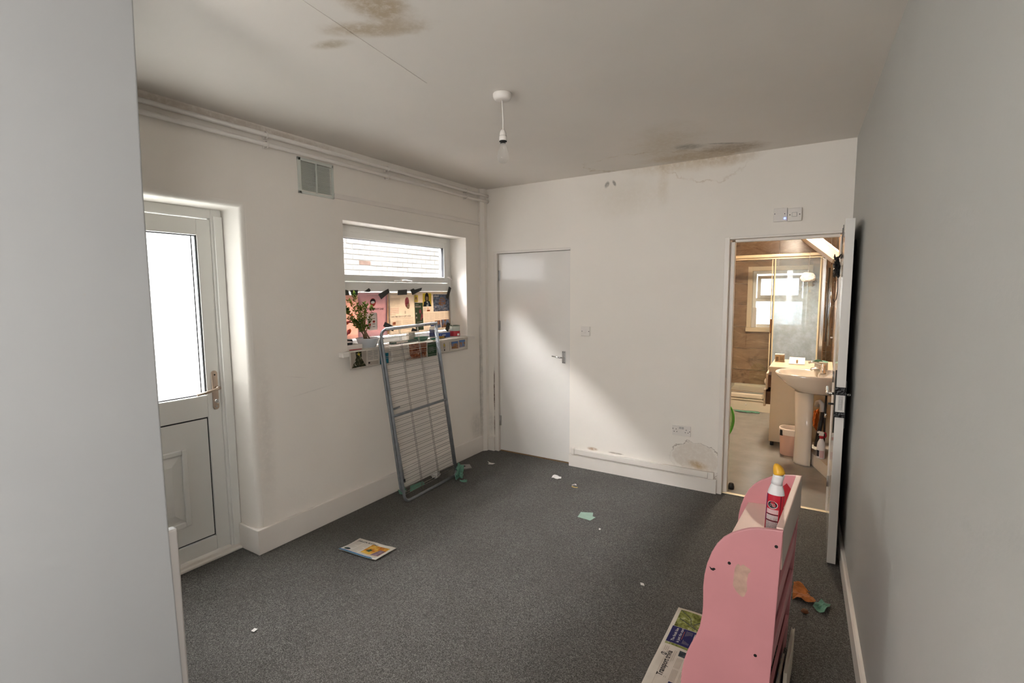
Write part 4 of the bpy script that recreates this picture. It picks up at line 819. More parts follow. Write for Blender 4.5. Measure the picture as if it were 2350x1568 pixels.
# black tape
TP = [('left-hand piece of black tape at the window top left corner', [(-1.587, 1.630), (-1.548, 1.622), (-1.537, 1.585), (-1.587, 1.585)]),
      ('second piece of black tape from the window left, over the plant', [(-1.529, 1.624), (-1.453, 1.625), (-1.459, 1.585), (-1.517, 1.585)]),
      ('small triangular black tape at the top edge of the pink page', [(-1.395, 1.612), (-1.343, 1.64), (-1.326, 1.625), (-1.333, 1.61)]),
      ('slanted black tape on the top right corner of the pink page', [(-1.247, 1.59), (-1.138, 1.636), (-1.122, 1.605), (-1.219, 1.549)]),
      ('straight rectangular black tape over the middle newspaper page', [(-1.026, 1.624), (-0.916, 1.629), (-0.918, 1.585), (-1.031, 1.582)]),
      ('notched black tape between the middle and right newspaper pages', [(-0.878, 1.626), (-0.836, 1.639), (-0.82, 1.628), (-0.727, 1.647), (-0.738, 1.621), (-0.853, 1.582)]),
      ('upright black tape at the top right corner of the window papers', [(-0.345, 1.66), (-0.312, 1.644), (-0.362, 1.541), (-0.395, 1.555)]),
      ('black tape below the pink page, behind the airer top rail', [(-1.184, 1.364), (-1.086, 1.32), (-1.097, 1.278), (-1.15, 1.301), (-1.207, 1.329)]),
      ('small black tape at the foot of the middle newspaper page', [(-0.879, 1.263), (-0.864, 1.294), (-0.777, 1.266), (-0.784, 1.257)]),
      ('upright black tape at the lower right, beside the tin', [(-0.38, 1.317), (-0.339, 1.3), (-0.378, 1.222), (-0.42, 1.249)])]
for i, (lab, q) in enumerate(TP):
    b = B(); b.prism([(y + 0.018, z + 0.002) for y, z in q], lambda y, z, d: (XP + 0.006 + d + 0.006 * (abs(z - q[0][1]) * 8) * (1 if i % 2 else 0.3), y, z), 0, 0.0012)
    o = b.build('tape_strip', 'black_tape'); tag(o, lab, 'tape', 'black tape strips on the window papers')

# ------------------------------------------------------------------ newspapers draped over the sill
def sfn(y0, back, lift=0.0, skew=0.0, sd=0.0):
    z1 = 1.1875 + lift; x1 = 0.0465 + lift; r_ = 0.008; fl_ = x1 - r_ - back
    def fn(u, v, h):
        y = y0 + u + skew * v
        if v < fl_: return Vector((back + v, y, z1 + h))
        a = (v - fl_) / r_
        if a < PI / 2: return Vector((x1 - r_ + (r_ + h) * math.sin(a), y, z1 - r_ + (r_ + h) * math.cos(a)))
        d = v - fl_ - r_ * PI / 2
        return Vector((x1 + h + 0.004 * math.sin(u * 30 + sd) * min(1, d * 12), y, z1 - r_ - d))
    return fn, fl_ + r_ * PI / 2 - r_
def sillpaper(y0, w_, drop, back, lift, lab, sd=0.0, skew=0.0, nm='newsprint'):
    fn, v0 = sfn(y0, back, lift, skew, sd); L = v0 + drop
    t = thing('newspaper_page', (0.05, y0 + w_ / 2, 1.05), lab, 'newspaper', 'newspapers draped over the window sill')
    b = B(); n = 26
    bb = sheet(t, fn, w_, L, nm, 8, 34, 0.0004); return t, Print(fn), v0
t, P, v0 = sillpaper(-1.730, 0.31, 0.130, -0.09, 0.0, 'sill newspaper with a Christmas tree photo, left end', 1.0)
P.rect(0.012, v0 + 0.006, 0.155, v0 + 0.122, 'ink_soft', 4, None, 8)
P.pol([(0.080, v0 + 0.012), (0.150, v0 + 0.118), (0.014, v0 + 0.120)], 'pic_xmas', 0.0010).pol([(0.055, v0 + 0.008), (0.110, v0 + 0.008), (0.112, v0 + 0.055), (0.060, v0 + 0.055)], 'pic_xmas', 0.0010)
star = [(0.083 + (0.020 if k % 2 == 0 else 0.007) * math.sin(k * PI / 5), v0 + 0.028 - (0.020 if k % 2 == 0 else 0.007) * math.cos(k * PI / 5)) for k in range(10)]
P.pol(star, 'ink_yellow', 0.0014).rect(0.062, v0 + 0.104, 0.095, v0 + 0.124, 'ink_white', 1, 0.0014)
rr = random.Random(9)
for k in range(16): P.ell(rr.uniform(0.04, 0.13), v0 + rr.uniform(0.055, 0.112), 0.003, 0.003, 'ink_white', 0.0013, 7)
P.lines(0.168, v0 + 0.010, 0.215, v0 + 0.082, 11, 'ink_grey', 0.4, 41).lines(0.222, v0 + 0.010, 0.268, v0 + 0.082, 11, 'ink_grey', 0.4, 42).rect(0.168, v0 + 0.090, 0.268, v0 + 0.118, 'ink_soft', 3).rect(0.172, v0 + 0.094, 0.186, v0 + 0.106, 'ink', 1, 0.0012).rect(0.285, v0 + 0.05, 0.309, v0 + 0.125, 'ink_teal', 2); P.build(t)
t, P, v0 = sillpaper(-1.425, 0.075, 0.135, -0.07, 0.0006, 'narrow teal strip of newspaper on the sill behind the airer', 2.0)
P.rect(0.01, v0 + 0.045, 0.07, v0 + 0.128, 'ink_teal', 2); P.build(t)
t, P, v0 = sillpaper(-1.345, 0.20, 0.118, -0.06, 0.0022, 'folded crumpled blank newspaper on the sill, left of the red photo', 3.0, 0.10)
for k in range(4): P.lines(0.10, v0 + 0.006 + k * 0.028, 0.185, v0 + 0.020 + k * 0.028, 3, 'ink_soft', 0.3, 50 + k)
P.rect(0.0, v0 + 0.036, 0.19, v0 + 0.0375, 'ink_grey', 3).rect(0.01, v0 + 0.076, 0.19, v0 + 0.0775, 'ink_grey', 3); P.build(t)
t, P, v0 = sillpaper(-1.165, 0.375, 0.132, -0.10, 0.0010, 'sill newspaper with a rusty red photo and dark panel, middle', 4.0)
P.rect(0.010, v0 + 0.004, 0.245, v0 + 0.042, 'pic_rust', 6).rect(0.010, v0 + 0.046, 0.245, v0 + 0.126, 'pic_rust', 6).ell(0.035, v0 + 0.110, 0.022, 0.014, 'ink_white', 0.0012).ell(0.035, v0 + 0.110, 0.018, 0.011, 'ink', 0.0015).rect(0.024, v0 + 0.107, 0.046, v0 + 0.112, 'ink_white', 1, 0.0018)
P.rect(0.258, v0 - 0.006, 0.370, v0 + 0.128, 'ink_green', 4, None, 8).lines(0.27, v0 + 0.05, 0.33, v0 + 0.10, 4, 'ink_grey', 0.3, 61, 0.0011); P.build(t)
t, P, v0 = sillpaper(-0.775, 0.435, 0.118, -0.12, 0.0004, 'sill newspaper with two small blue sky photos, right end', 5.0)
P.rect(0.185, v0 + 0.028, 0.285, v0 + 0.096, 'pic_town', 3).rect(0.296, v0 + 0.024, 0.392, v0 + 0.090, 'pic_town', 3).rect(0.190, v0 + 0.030, 0.280, v0 + 0.048, 'ink_skyblue', 2, 0.0011).rect(0.300, v0 + 0.026, 0.388, v0 + 0.044, 'ink_skyblue', 2, 0.0011)
P.ell(0.085, v0 + 0.055, 0.016, 0.028, 'ink_soft').ell(0.085, v0 + 0.050, 0.008, 0.013, 'ink_yellow', 0.0012).rect(0.080, v0 + 0.085, 0.092, v0 + 0.100, 'ink', 1).lines(0.02, v0 + 0.02, 0.06, v0 + 0.10, 8, 'ink_soft', 0.3, 71)
for k in range(6): P.rect(0.160, v0 + 0.032 + k * 0.013, 0.170, v0 + 0.040 + k * 0.013, 'ink_grey', 1, None, 1)
P.lines(0.19, v0 + 0.008, 0.40, v0 + 0.016, 2, 'ink_soft', 0.4, 72); P.build(t)
# flat sheets lying on the sill under the things
SZ = 1.1905
# ------------------------------------------------------------------ things on the sill
mat('pot_clear', (0.62, 0.66, 0.70), 0.25, var=(12, 0.1)); mat('soil', (0.05, 0.035, 0.02), 0.95); mat('stem', (0.22, 0.15, 0.08), 0.7); 
def leafmat(name, a, b_):
    m = bpy.data.materials.new(name); m.use_nodes = True; nt = m.node_tree; n, l = nt.nodes, nt.links
    for x in list(n): n.remove(x)
    out = n.new('ShaderNodeOutputMaterial'); df = n.new('ShaderNodeBsdfDiffuse'); tl = n.new('ShaderNodeBsdfTranslucent'); pos = n.new('ShaderNodeTexCoord').outputs['Object']
    c = mixcol(nt, smooth(nt, noise(nt, pos, 25.0, 2), 0.35, 0.65), a, b_); l.new(c, df.inputs[0]); l.new(c, tl.inputs[0])
    mx = n.new('ShaderNodeMixShader'); mx.inputs[0].default_value = 0.35; l.new(df.outputs[0], mx.inputs[1]); l.new(tl.outputs[0], mx.inputs[2]); l.new(mx.outputs[0], out.inputs['Surface']); M[name] = m
leafmat('leaf', (0.05, 0.12, 0.02), (0.20, 0.22, 0.045))
px_, py_ = -0.068, -1.455
pt = thing('potted_plant', (px_, py_, SZ), 'leafy green houseplant in a clear plastic bowl on the sill', 'plant')
part(pt, 'pot', 'pot_clear', lambda b: b.lathe([(0.055, SZ), (0.062, SZ + 0.003), (0.082, SZ + 0.055), (0.088, SZ + 0.064), (0.090, SZ + 0.070), (0.086, SZ + 0.071), (0.078, SZ + 0.058)], (px_, py_, 0), 30, capt=False))
part(pt, 'soil', 'soil', lambda b: b.lathe([(0.0, SZ + 0.062), (0.05, SZ + 0.062), (0.079, SZ + 0.056)], (px_, py_, 0), 24, capb=False, capt=False))
rr = random.Random(21); leaves = B()
tips = [(-0.10, -1.62, 1.47), (-0.09, -1.60, 1.55), (-0.10, -1.545, 1.60), (-0.07, -1.52, 1.50), (-0.05, -1.49, 1.53), (-0.10, -1.425, 1.52), (-0.05, -1.41, 1.50), (-0.12, -1.58, 1.42), (-0.02, -1.57, 1.45), (-0.09, -1.64, 1.50), (-0.06, -1.58, 1.40)]
for i, tp in enumerate(tips):
    a = rr.uniform(0, 2 * PI); p0 = Vector((px_ + 0.03 * math.cos(a), py_ + 0.02 * math.sin(a) - 0.005, SZ + 0.058)); p3 = Vector(tp)
    p1 = p0 + Vector((0, (p3.y - p0.y) * 0.25, 0.07)); p2 = p0.lerp(p3, 0.62) + Vector((rr.uniform(-0.01, 0.01), rr.uniform(-0.015, 0.015), -0.01))
    pts = []
    for k in range(9):
        t_ = k / 8; pts.append(p0 * (1 - t_) ** 3 + p1 * 3 * t_ * (1 - t_) ** 2 + p2 * 3 * t_ * t_ * (1 - t_) + p3 * t_ ** 3)
    part(pt, 'stem', 'stem', lambda b: b.tube(pts, [0.0045 - 0.0035 * k / 8 for k in range(9)], 6))
    for k in range(75):
        t_ = 0.36 + 0.64 * rr.random() if k < 60 else 0.9 + 0.1 * rr.random(); q = pts[min(7, int(t_ * 8))].lerp(pts[min(8, int(t_ * 8) + 1)], (t_ * 8) % 1)
        d = Vector((rr.uniform(-1, 1), rr.uniform(-1, 1), rr.uniform(-0.1, 1.0))).normalized(); L = rr.uniform(0.016, 0.030); n_ = d.cross(Vector((rr.uniform(-1, 1), rr.uniform(-1, 1), 1))).normalized() * L * 0.27
        q = q + d * 0.002; up = d.cross(n_).normalized() * L * 0.12
        leaves.poly([q, q + d * L * 0.45 + n_ + up, q + d * L, q + d * L * 0.45 - n_ + up])
leaves.build('foliage', 'leaf', pt)
wb = thing('plastic_tray', (-0.065, -1.605, SZ), 'small white open tray at the left end of the sill', 'tray')
def f(b):
    x0, x1, y0, y1, z0, z1, t_ = -0.115, -0.015, -1.695, -1.555, SZ, SZ + 0.036, 0.004
    b.box(x0, y0, z0, x1, y1, z0 + t_)
    for q in ((x0, y0, x1, y0 + t_), (x0, y1 - t_, x1, y1), (x0, y0 + t_, x0 + t_, y1 - t_), (x1 - t_, y0 + t_, x1, y1 - t_)): b.box(q[0], q[1], z0 + t_, q[2], q[3], z1, 0.001)
part(wb, 'body', 'plastic_white', f)
o = thing('round_jar', (-0.075, -1.645, SZ + 0.0045), 'black round jar with pale lid inside the white tray', 'jar')
part(o, 'body', 'black', lambda b: b.lathe([(0.036, SZ + 0.0045), (0.038, SZ + 0.045), (0.036, SZ + 0.050)], (-0.070, -1.648, 0), 24)); part(o, 'lid', 'plastic_grey', lambda b: b.lathe([(0.038, SZ + 0.0505), (0.038, SZ + 0.056), (0.030, SZ + 0.058)], (-0.070, -1.648, 0), 24))
mat('pencil_red', (0.45, 0.03, 0.03), 0.4)
o = thing('pencil', (0.02, -1.66, SZ), 'red pencil lying at the left end of the sill', 'pencil')
part(o, 'shaft', 'pencil_red', lambda b: b.cyl((0.014, -1.70, SZ + 0.004), (0.022, -1.60, SZ + 0.004), 0.0035, seg=6)); part(o, 'tip', 'bare_wood', lambda b: b.cyl((0.022, -1.60, SZ + 0.004), (0.0235, -1.588, SZ + 0.004), 0.0035, 0.0006, seg=6))
o = thing('black_box', (-0.135, -1.53, SZ), 'low black box behind the plant bowl on the sill', 'box')
part(o, 'body', 'black', lambda b: b.box(-0.172, -1.60, SZ, -0.125, -1.55, SZ + 0.060, 0.003)); part(o, 'lid', 'plastic_grey', lambda b: b.box(-0.174, -1.602, SZ + 0.0605, -0.123, -1.548, SZ + 0.066, 0.002))
# tin
mat('tin_red', (0.42, 0.02, 0.03), 0.3); mat('tin_white', (0.62, 0.66, 0.60), 0.35, 0.2); mat('tin_rim', (0.10, 0.14, 0.09), 0.4, 0.5)
tn = thing('paint_tin', (-0.060, -0.400, SZ), 'small red and pale tin with open lid, right end of sill', 'tin')
tx, ty = -0.060, -0.400
part(tn, 'body', 'tin_white', lambda b: b.lathe([(0.048, SZ), (0.048, SZ + 0.100)], (tx, ty, 0), 28, capt=False)); part(tn, 'label_band', 'tin_red', lambda b: b.lathe([(0.0484, SZ + 0.006), (0.0487, SZ + 0.008), (0.0487, SZ + 0.052), (0.0484, SZ + 0.054)], (tx, ty, 0), 28, capb=False, capt=False))
part(tn, 'rim', 'tin_rim', lambda b: b.lathe([(0.044, SZ + 0.099), (0.0495, SZ + 0.099), (0.0500, SZ + 0.104), (0.044, SZ + 0.105), (0.043, SZ + 0.090)], (tx, ty, 0), 28, capb=False, capt=False))
part(tn, 'contents', 'tin_white', lambda b: b.lathe([(0.0, SZ + 0.088), (0.0435, SZ + 0.088)], (tx, ty, 0), 24, capb=False, capt=False))
part(tn, 'barcode', 'plastic_white', lambda b: b.box(tx + 0.0465, ty - 0.022, SZ + 0.012, tx + 0.0496, ty + 0.004, SZ + 0.030))
part(tn, 'stirrer', 'plastic_white', lambda b: b.obox((tx - 0.02, ty - 0.012, SZ + 0.09), (0.003, 0, 0), (0, 0.010, 0), (-0.012, 0.01, 0.055)))
# green things
mat('green_plastic', (0.02, 0.19, 0.10), 0.35); mat('dark_green', (0.015, 0.06, 0.035), 0.4); mat('carton', (0.66, 0.60, 0.52), 0.6, var=(30, 0.08)); mat('label_navy', (0.02, 0.025, 0.10), 0.4); mat('label_blue', (0.03, 0.08, 0.30), 0.4); mat('amber', (0.55, 0.30, 0.04), 0.4)
o = thing('seed_tray', (-0.05, -1.10, SZ), 'long dark green tray lying on the sill behind the airer', 'tray')
part(o, 'body', 'dark_green', lambda b: b.box(-0.075, -1.23, SZ, -0.030, -0.95, SZ + 0.020, 0.004)); part(o, 'label', 'carton', lambda b: b.box(-0.0302, -1.19, SZ + 0.005, -0.0294, -1.06, SZ + 0.015))
o = thing('oval_dish', (-0.06, -0.86, SZ), 'green oval dish with rim beside the dark green tray', 'dish')
part(o, 'bowl', 'green_plastic', lambda b: b.lathe([(0.03, SZ), (0.045, SZ + 0.003), (0.060, SZ + 0.028), (0.064, SZ + 0.030), (0.058, SZ + 0.027), (0.043, SZ + 0.008), (0.0, SZ + 0.007)], (-0.06, -0.865, 0), 28, capt=False, sx=0.75, sy=1.35))
o = thing('oval_saucer', (-0.04, -0.72, SZ), 'pale green flat saucer at the right of the green dish', 'saucer')
part(o, 'plate', 'green_plastic', lambda b: b.lathe([(0.025, SZ), (0.042, SZ + 0.010), (0.040, SZ + 0.0115), (0.0, SZ + 0.006)], (-0.03, -0.725, 0), 24, capt=False, sx=0.7, sy=1.3))
o = thing('carton', (-0.14, -0.90, SZ), 'small pale printed carton standing behind the green dish', 'carton')
part(o, 'body', 'carton', lambda b: b.box(-0.160, -0.945, SZ, -0.128, -0.865, SZ + 0.072, 0.002)); part(o, 'print', 'ink_grey', lambda b: [b.box(-0.1279, -0.937, SZ + 0.012 + k * 0.008, -0.1273, -0.873, SZ + 0.0145 + k * 0.008) for k in range(6)])
o = thing('small_bottle', (-0.10, -0.70, SZ), 'small navy labelled bottle with black cap behind the airer corner', 'bottle')
bx_, by_ = -0.105, -0.665
part(o, 'body', 'plastic_white', lambda b: b.lathe([(0.026, SZ), (0.028, SZ + 0.004), (0.028, SZ + 0.090), (0.024, SZ + 0.105), (0.013, SZ + 0.112)], (bx_, by_, 0), 24)); part(o, 'label', 'label_navy', lambda b: b.lathe([(0.0284, SZ + 0.015), (0.0286, SZ + 0.016), (0.0286, SZ + 0.080), (0.0284, SZ + 0.081)], (bx_, by_, 0), 24, capb=False, capt=False))
part(o, 'collar', 'label_blue', lambda b: b.lathe([(0.0165, SZ + 0.1125), (0.0165, SZ + 0.124)], (bx_, by_, 0), 20)); part(o, 'cap', 'black', lambda b: b.lathe([(0.0145, SZ + 0.1245), (0.0135, SZ + 0.150)], (bx_, by_, 0), 20))
o = thing('amber_tube', (-0.03, -0.66, SZ), 'small amber tube lying in front of the navy bottle', 'tube')
part(o, 'body', 'amber', lambda b: b.cyl((-0.035, -0.675, SZ + 0.011), (-0.025, -0.605, SZ + 0.011), 0.011, seg=14)); part(o, 'cap', 'black', lambda b: b.cyl((-0.025, -0.6045, SZ + 0.011), (-0.023, -0.588, SZ + 0.011), 0.0085, seg=12))
o = thing('blue_box', (-0.10, -0.53, SZ), 'flat blue box beside the tin on the sill', 'box')
part(o, 'body', 'label_blue', lambda b: b.box(-0.135, -0.59, SZ, -0.065, -0.465, SZ + 0.042, 0.002)); part(o, 'print', 'plastic_white', lambda b: (b.box(-0.0649, -0.58, SZ + 0.020, -0.0643, -0.53, SZ + 0.028), b.box(-0.0649, -0.58, SZ + 0.010, -0.0643, -0.55, SZ + 0.014)))

# ------------------------------------------------------------------ litter on the carpet
mat('tissue_green', (0.12, 0.27, 0.20), 0.9, var=(40, 0.12)); mat('tissue_white', (0.72, 0.69, 0.66), 0.9); mat('card_grey', (0.32, 0.30, 0.28), 0.8, var=(20, 0.1)); mat('peel', (0.42, 0.13, 0.02), 0.7, var=(40, 0.3), bump=(150, 0.4)); mat('nut', (0.17, 0.06, 0.02), 0.5); mat('yellow_wrap', (0.62, 0.42, 0.10), 0.5); mat('paper_green', (0.30, 0.42, 0.34), 0.85, var=(30, 0.06))
def scrap(name, pts, m, label, cat, lift=0.004, group='litter on the carpet', sd=0.0, th=0.0012):
    b = B(); c = Vector((sum(p[0] for p in pts) / len(pts), sum(p[1] for p in pts) / len(pts)))
    ring_ = []
    for (p, q) in zip(pts, pts[1:] + pts[:1]):
        for k in range(3): ring_.append((p[0] + (q[0] - p[0]) * k / 3, p[1] + (q[1] - p[1]) * k / 3))
    zf = lambda x, y: 0.0022 + lift * (0.5 + 0.9 * mnoise.noise(Vector((x * 25 + sd, y * 25, sd))))
    def lay(k): return [b.bm.verts.new((c.x + (x - c.x) * k, c.y + (y - c.y) * k, max(0.0015, zf(c.x + (x - c.x) * k, c.y + (y - c.y) * k)))) for x, y in ring_]
    r1, r2 = lay(1.0), lay(0.5); cv = b.bm.verts.new((c.x, c.y, max(0.0015, zf(c.x, c.y)))); n = len(ring_)
    for i in range(n): b.bm.faces.new((r1[i], r1[(i + 1) % n], r2[(i + 1) % n], r2[i])); b.bm.faces.new((r2[i], r2[(i + 1) % n], cv))
    o = b.build(name, m, None, None, th); return tag(o, label, cat, group)
def crumple(name, c, r, m, label, sd=1.0, amp=0.5, rot=0.0, group='litter on the carpet', cat='tissue'):
    b = B(); bmesh.ops.create_icosphere(b.bm, subdivisions=4, radius=1.0)
    for v in b.bm.verts:
        n = v.co.normalized(); d = 1 + amp * mnoise.noise(n * 1.6 + Vector((sd, 0, 0))) + amp * 0.7 * abs(mnoise.noise(n * 3.5 + Vector((0, sd, 0)))) - amp * 0.5 * abs(mnoise.noise(n * 7 + Vector((0, 0, sd))))
        p = Vector((n.x * r[0] * d, n.y * r[1] * d, n.z * r[2] * d)); p.rotate(Matrix.Rotation(rot, 3, 'Z')); v.co = p
    zm = min(v.co.z for v in b.bm.verts)
    for v in b.bm.verts: v.co += Vector((c[0], c[1], c[2] - zm))
    o = b.build(name, m, None, False); return tag(o, label, cat, group)
scrap('paper_scrap', [(0.240, -0.318), (0.276, -0.335), (0.340, -0.335), (0.335, -0.368), (0.289, -0.380), (0.285, -0.354)], 'tissue_white', 'torn white arrow shaped paper scrap near the flush door', 'paper', sd=1)
scrap('paper_scrap', [(0.955, -0.355), (0.968, -0.325), (1.03, -0.335), (1.045, -0.37), (1.0, -0.395), (0.96, -0.385)], 'tissue_white', 'crumpled white tissue scrap below the cable trunking', 'paper', 0.016, sd=2)
scrap('paper_scrap', [(1.455, -0.875), (1.535, -0.835), (1.555, -0.895), (1.580, -0.900), (1.565, -0.965), (1.465, -0.955)], 'paper_green', 'flat pale green paper square in the middle of the carpet', 'paper', 0.003, sd=3)
scrap('paper_scrap', [(2.10, -1.520), (2.118, -1.517), (2.128, -1.535), (2.108, -1.538)], 'tissue_white', 'tiny white fleck left of the pink bookcase', 'paper', sd=4)
scrap('paper_scrap', [(0.643, -2.850), (0.662, -2.845), (0.668, -2.868), (0.648, -2.870)], 'tissue_white', 'tiny white crumb on the carpet near the back door', 'paper', 0.008, sd=5)
scrap('paper_scrap', [(1.665, -1.045), (1.675, -1.04), (1.68, -1.055), (1.668, -1.058)], 'tissue_white', 'tiny white crumb right of the green paper square', 'paper', 0.004, sd=15)
o = thing('wrapper_strip', (1.21, -0.46, 0.0), 'curled white and yellow wrapper strip on the carpet', 'wrapper', 'litter on the carpet')
part(o, 'yellow_side', 'yellow_wrap', lambda b: b.grid(lambda u, v: (1.190 + 0.055 * u, -0.470 - 0.010 * math.sin(u * 3) + 0.012 * v, 0.003 + 0.010 * v * (1 - v)), 8, 3)); part(o, 'white_side', 'tissue_white', lambda b: b.grid(lambda u, v: (1.186 + 0.035 * u, -0.455 + 0.022 * math.sin(u * 2.6), 0.003 + 0.012 * v + 0.004 * u), 8, 2))
tg = thing('card_tile', (0.155, -0.555, 0), 'grey card square with dark hole behind the airer foot', 'card', 'litter on the carpet')
part(tg, 'card', 'card_grey', lambda b: b.prism([(0.085, -0.535), (0.150, -0.480), (0.225, -0.545), (0.165, -0.615)], lambda x, y, z: (x, y, z), 0.0, 0.008)); part(tg, 'hole', 'dark_hole', lambda b: b.cyl((0.142, -0.553, 0.0082), (0.142, -0.553, 0.0088), 0.014, seg=12))
crumple('crumpled_tissue', (0.288, -0.808, 0.0), (0.028, 0.055, 0.050), 'tissue_green', 'crumpled green tissue at the right foot of the airer', 1.3, 0.75, 0.4)
scrap('tissue_tail', [(0.335, -0.800), (0.385, -0.825), (0.395, -0.850), (0.335, -0.868), (0.325, -0.85)], 'tissue_green', 'flat green tissue piece trailing from the crumpled green tissue', 'tissue', 0.018, sd=6)
scrap('tissue_sheet', [(0.035, -1.148), (0.061, -1.018), (0.119, -1.062), (0.129, -1.248)], 'tissue_green', 'long flat green tissue under the airer wires', 'tissue', 0.006, sd=7)
scrap('tissue_sheet', [(0.030, -1.285), (0.035, -1.210), (0.088, -1.245), (0.14, -1.315), (0.09, -1.33)], 'tissue_green', 'crinkled green tissue at the left foot of the airer', 'tissue', 0.020, sd=8)
crumple('crumpled_tissue', (0.105, -0.905, 0.0), (0.026, 0.042, 0.022), 'tissue_white', 'crumpled white tissue on the floor behind the airer', 4.1, 0.7, 0.2)
scrap('orange_scrap', [(2.815, -1.150), (2.850, -1.140), (2.885, -1.165), (2.921, -1.226), (2.914, -1.252), (2.876, -1.258), (2.818, -1.252)], 'peel', 'flat orange scrap on the floor behind the bookcase', 'scrap', 0.030, sd=21)
scrap('orange_scrap', [(2.815, -1.085), (2.845, -1.095), (2.885, -1.135), (2.895, -1.152), (2.860, -1.132), (2.818, -1.122)], 'peel', 'thin curled orange strip beside the larger orange scrap', 'scrap', 0.022, sd=22)
scrap('green_tissue', [(2.909, -1.290), (2.925, -1.235), (2.945, -1.205), (2.960, -1.225), (2.986, -1.212), (2.975, -1.262), (2.958, -1.315), (2.935, -1.305)], 'tissue_green', 'folded green tissue on the floor by the right wall', 'tissue', 0.030, sd=23)
crumple('conker', (2.876, -1.352, 0.0), (0.016, 0.013, 0.012), 'nut', 'small brown nut on the carpet behind the bookcase', 2.2, 0.15, 0.0, cat='nut')

# newspaper on the carpet
def ffn(o_, ux, vx, lift=0.012, sd=0.0):
    o_, ux, vx = Vector(o_), Vector(ux), Vector(vx)
    return lambda u, v, h: Vector((o_.x + ux.x * u + vx.x * v, o_.y + ux.y * u + vx.y * v, 0.004 + h + lift * (0.35 + 0.6 * mnoise.noise(Vector((u * 8 + sd, v * 8, sd))))))
fn = ffn((0.386, -1.984), (0.995, 0.101), (0.0, -1.0), 0.014, 1.0)
t = newspaper('newspaper_page', fn, 0.300, 0.172, 'newsprint', 'folded newspaper headed JARGON BUSTING on the carpet by the door', 'newspapers on the carpet', 10, 8, (0.53, -2.07, 0))
P = Print(fn); P.text('JARGON BUSTING', 0.020, 0.036, 0.0225, 'ink', 0.02, False, 0.85).lines(0.012, 0.042, 0.070, 0.120, 12, 'ink_soft', 0.4, 80).lines(0.078, 0.042, 0.130, 0.155, 16, 'ink_soft', 0.4, 81)
P.rect(0.140, 0.030, 0.280, 0.135, 'pic_fire', 6, None, 5).pol([(0.235, 0.066), (0.278, 0.07), (0.278, 0.134), (0.215, 0.134)], 'pic_mauve', 0.0012).pol([(0.155, 0.105), (0.170, 0.078), (0.190, 0.085), (0.185, 0.11)], 'ink_green', 0.0012).lines(0.140, 0.140, 0.280, 0.158, 3, 'ink_soft', 0.4, 82).ell(0.040, 0.138, 0.022, 0.012, 'pic_dark').ell(0.028, 0.140, 0.008, 0.010, 'ink_green', 0.0012).rect(0.0, 0.163, 0.268, 0.171, 'ink_blue', 6, None, 2).rect(0.0, 0.156, 0.250, 0.162, 'ink_skyblue', 6, None, 2); P.build(t)
fn = ffn((2.322, -2.40), (0.0150, 1.0), (1.0, 0.0), 0.010, 3.0)
t = newspaper('newspaper_page', fn, 0.765, 0.165, 'newsprint', 'open newspaper headed Transport trivia beside the pink bookcase', 'newspapers on the carpet', 16, 10, (2.45, -2.0, 0))
P = Print(fn)
P.rect(0.612, 0.018, 0.750, 0.16, 'pic_tree', 6, None, 8).rect(0.485, 0.014, 0.610, 0.16, 'ink_navy', 5, None, 5).rect(0.470, 0.014, 0.484, 0.16, 'pic_tree', 2, None, 4)
for pp in ([(0.62, 0.13), (0.66, 0.085), (0.70, 0.075), (0.745, 0.02)], [(0.66, 0.10), (0.69, 0.12), (0.74, 0.155)], [(0.63, 0.11), (0.665, 0.055), (0.675, 0.03)]): P.b.tube([fn(a, c, 0.0012) for a, c in pp], 0.0016, 5, 'pic_dark')
P.text('The finish line', 0.497, 0.045, 0.0185, 'ink_white', 0.004).text('is just the start', 0.497, 0.067, 0.0185, 'ink_white', 0.004).rect(0.525, 0.073, 0.588, 0.0748, 'ink_orange', 2, 0.0011, 1).lines(0.500, 0.082, 0.598, 0.112, 6, 'ink_soft', 0.25, 90, 0.0011).rect(0.53, 0.118, 0.595, 0.1205, 'ink_white', 2, 0.0011, 1)
P.text('Transport trivia', 0.262, 0.060, 0.034, 'ink', 0.018, False, 0.78).ell(0.402, 0.030, 0.011, 0.0125, 'ink').ell(0.402, 0.030, 0.0085, 0.0095, 'newsprint', 0.0011).rect(0.3995, 0.018, 0.4045, 0.042, 'ink', 1, 0.0014, 2).lines(0.422, 0.022, 0.456, 0.044, 3, 'ink_soft', 0.4, 91)
P.rect(0.15, 0.036, 0.39, 0.0372, 'ink_soft', 4, None, 1).lines(0.262, 0.067, 0.445, 0.080, 2, 'ink_soft', 0.35, 92).rect(0.418, 0.086, 0.455, 0.16, 'pic_dark', 2)
for k in range(2): P.lines(0.335, 0.088 + k * 0.034, 0.405, 0.114 + k * 0.034, 5, 'ink_soft', 0.45, 93 + k).lines(0.255, 0.088 + k * 0.034, 0.325, 0.114 + k * 0.034, 5, 'ink_soft', 0.45, 97 + k)
P.ell(0.185, 0.112, 0.056, 0.050, 'ink_navy', 0.0009, 32).ell(0.185, 0.112, 0.044, 0.038, 'newsprint', 0.0012, 32)
P.rect(0.228, 0.092, 0.250, 0.125, 'ink_navy', 2, 0.0014).ell(0.178, 0.125, 0.020, 0.024, 'ink_navy', 0.002).rect(0.05, 0.02, 0.12, 0.0235, 'ink', 1).rect(0.125, 0.012, 0.14, 0.0155, 'ink', 1); P.build(t)
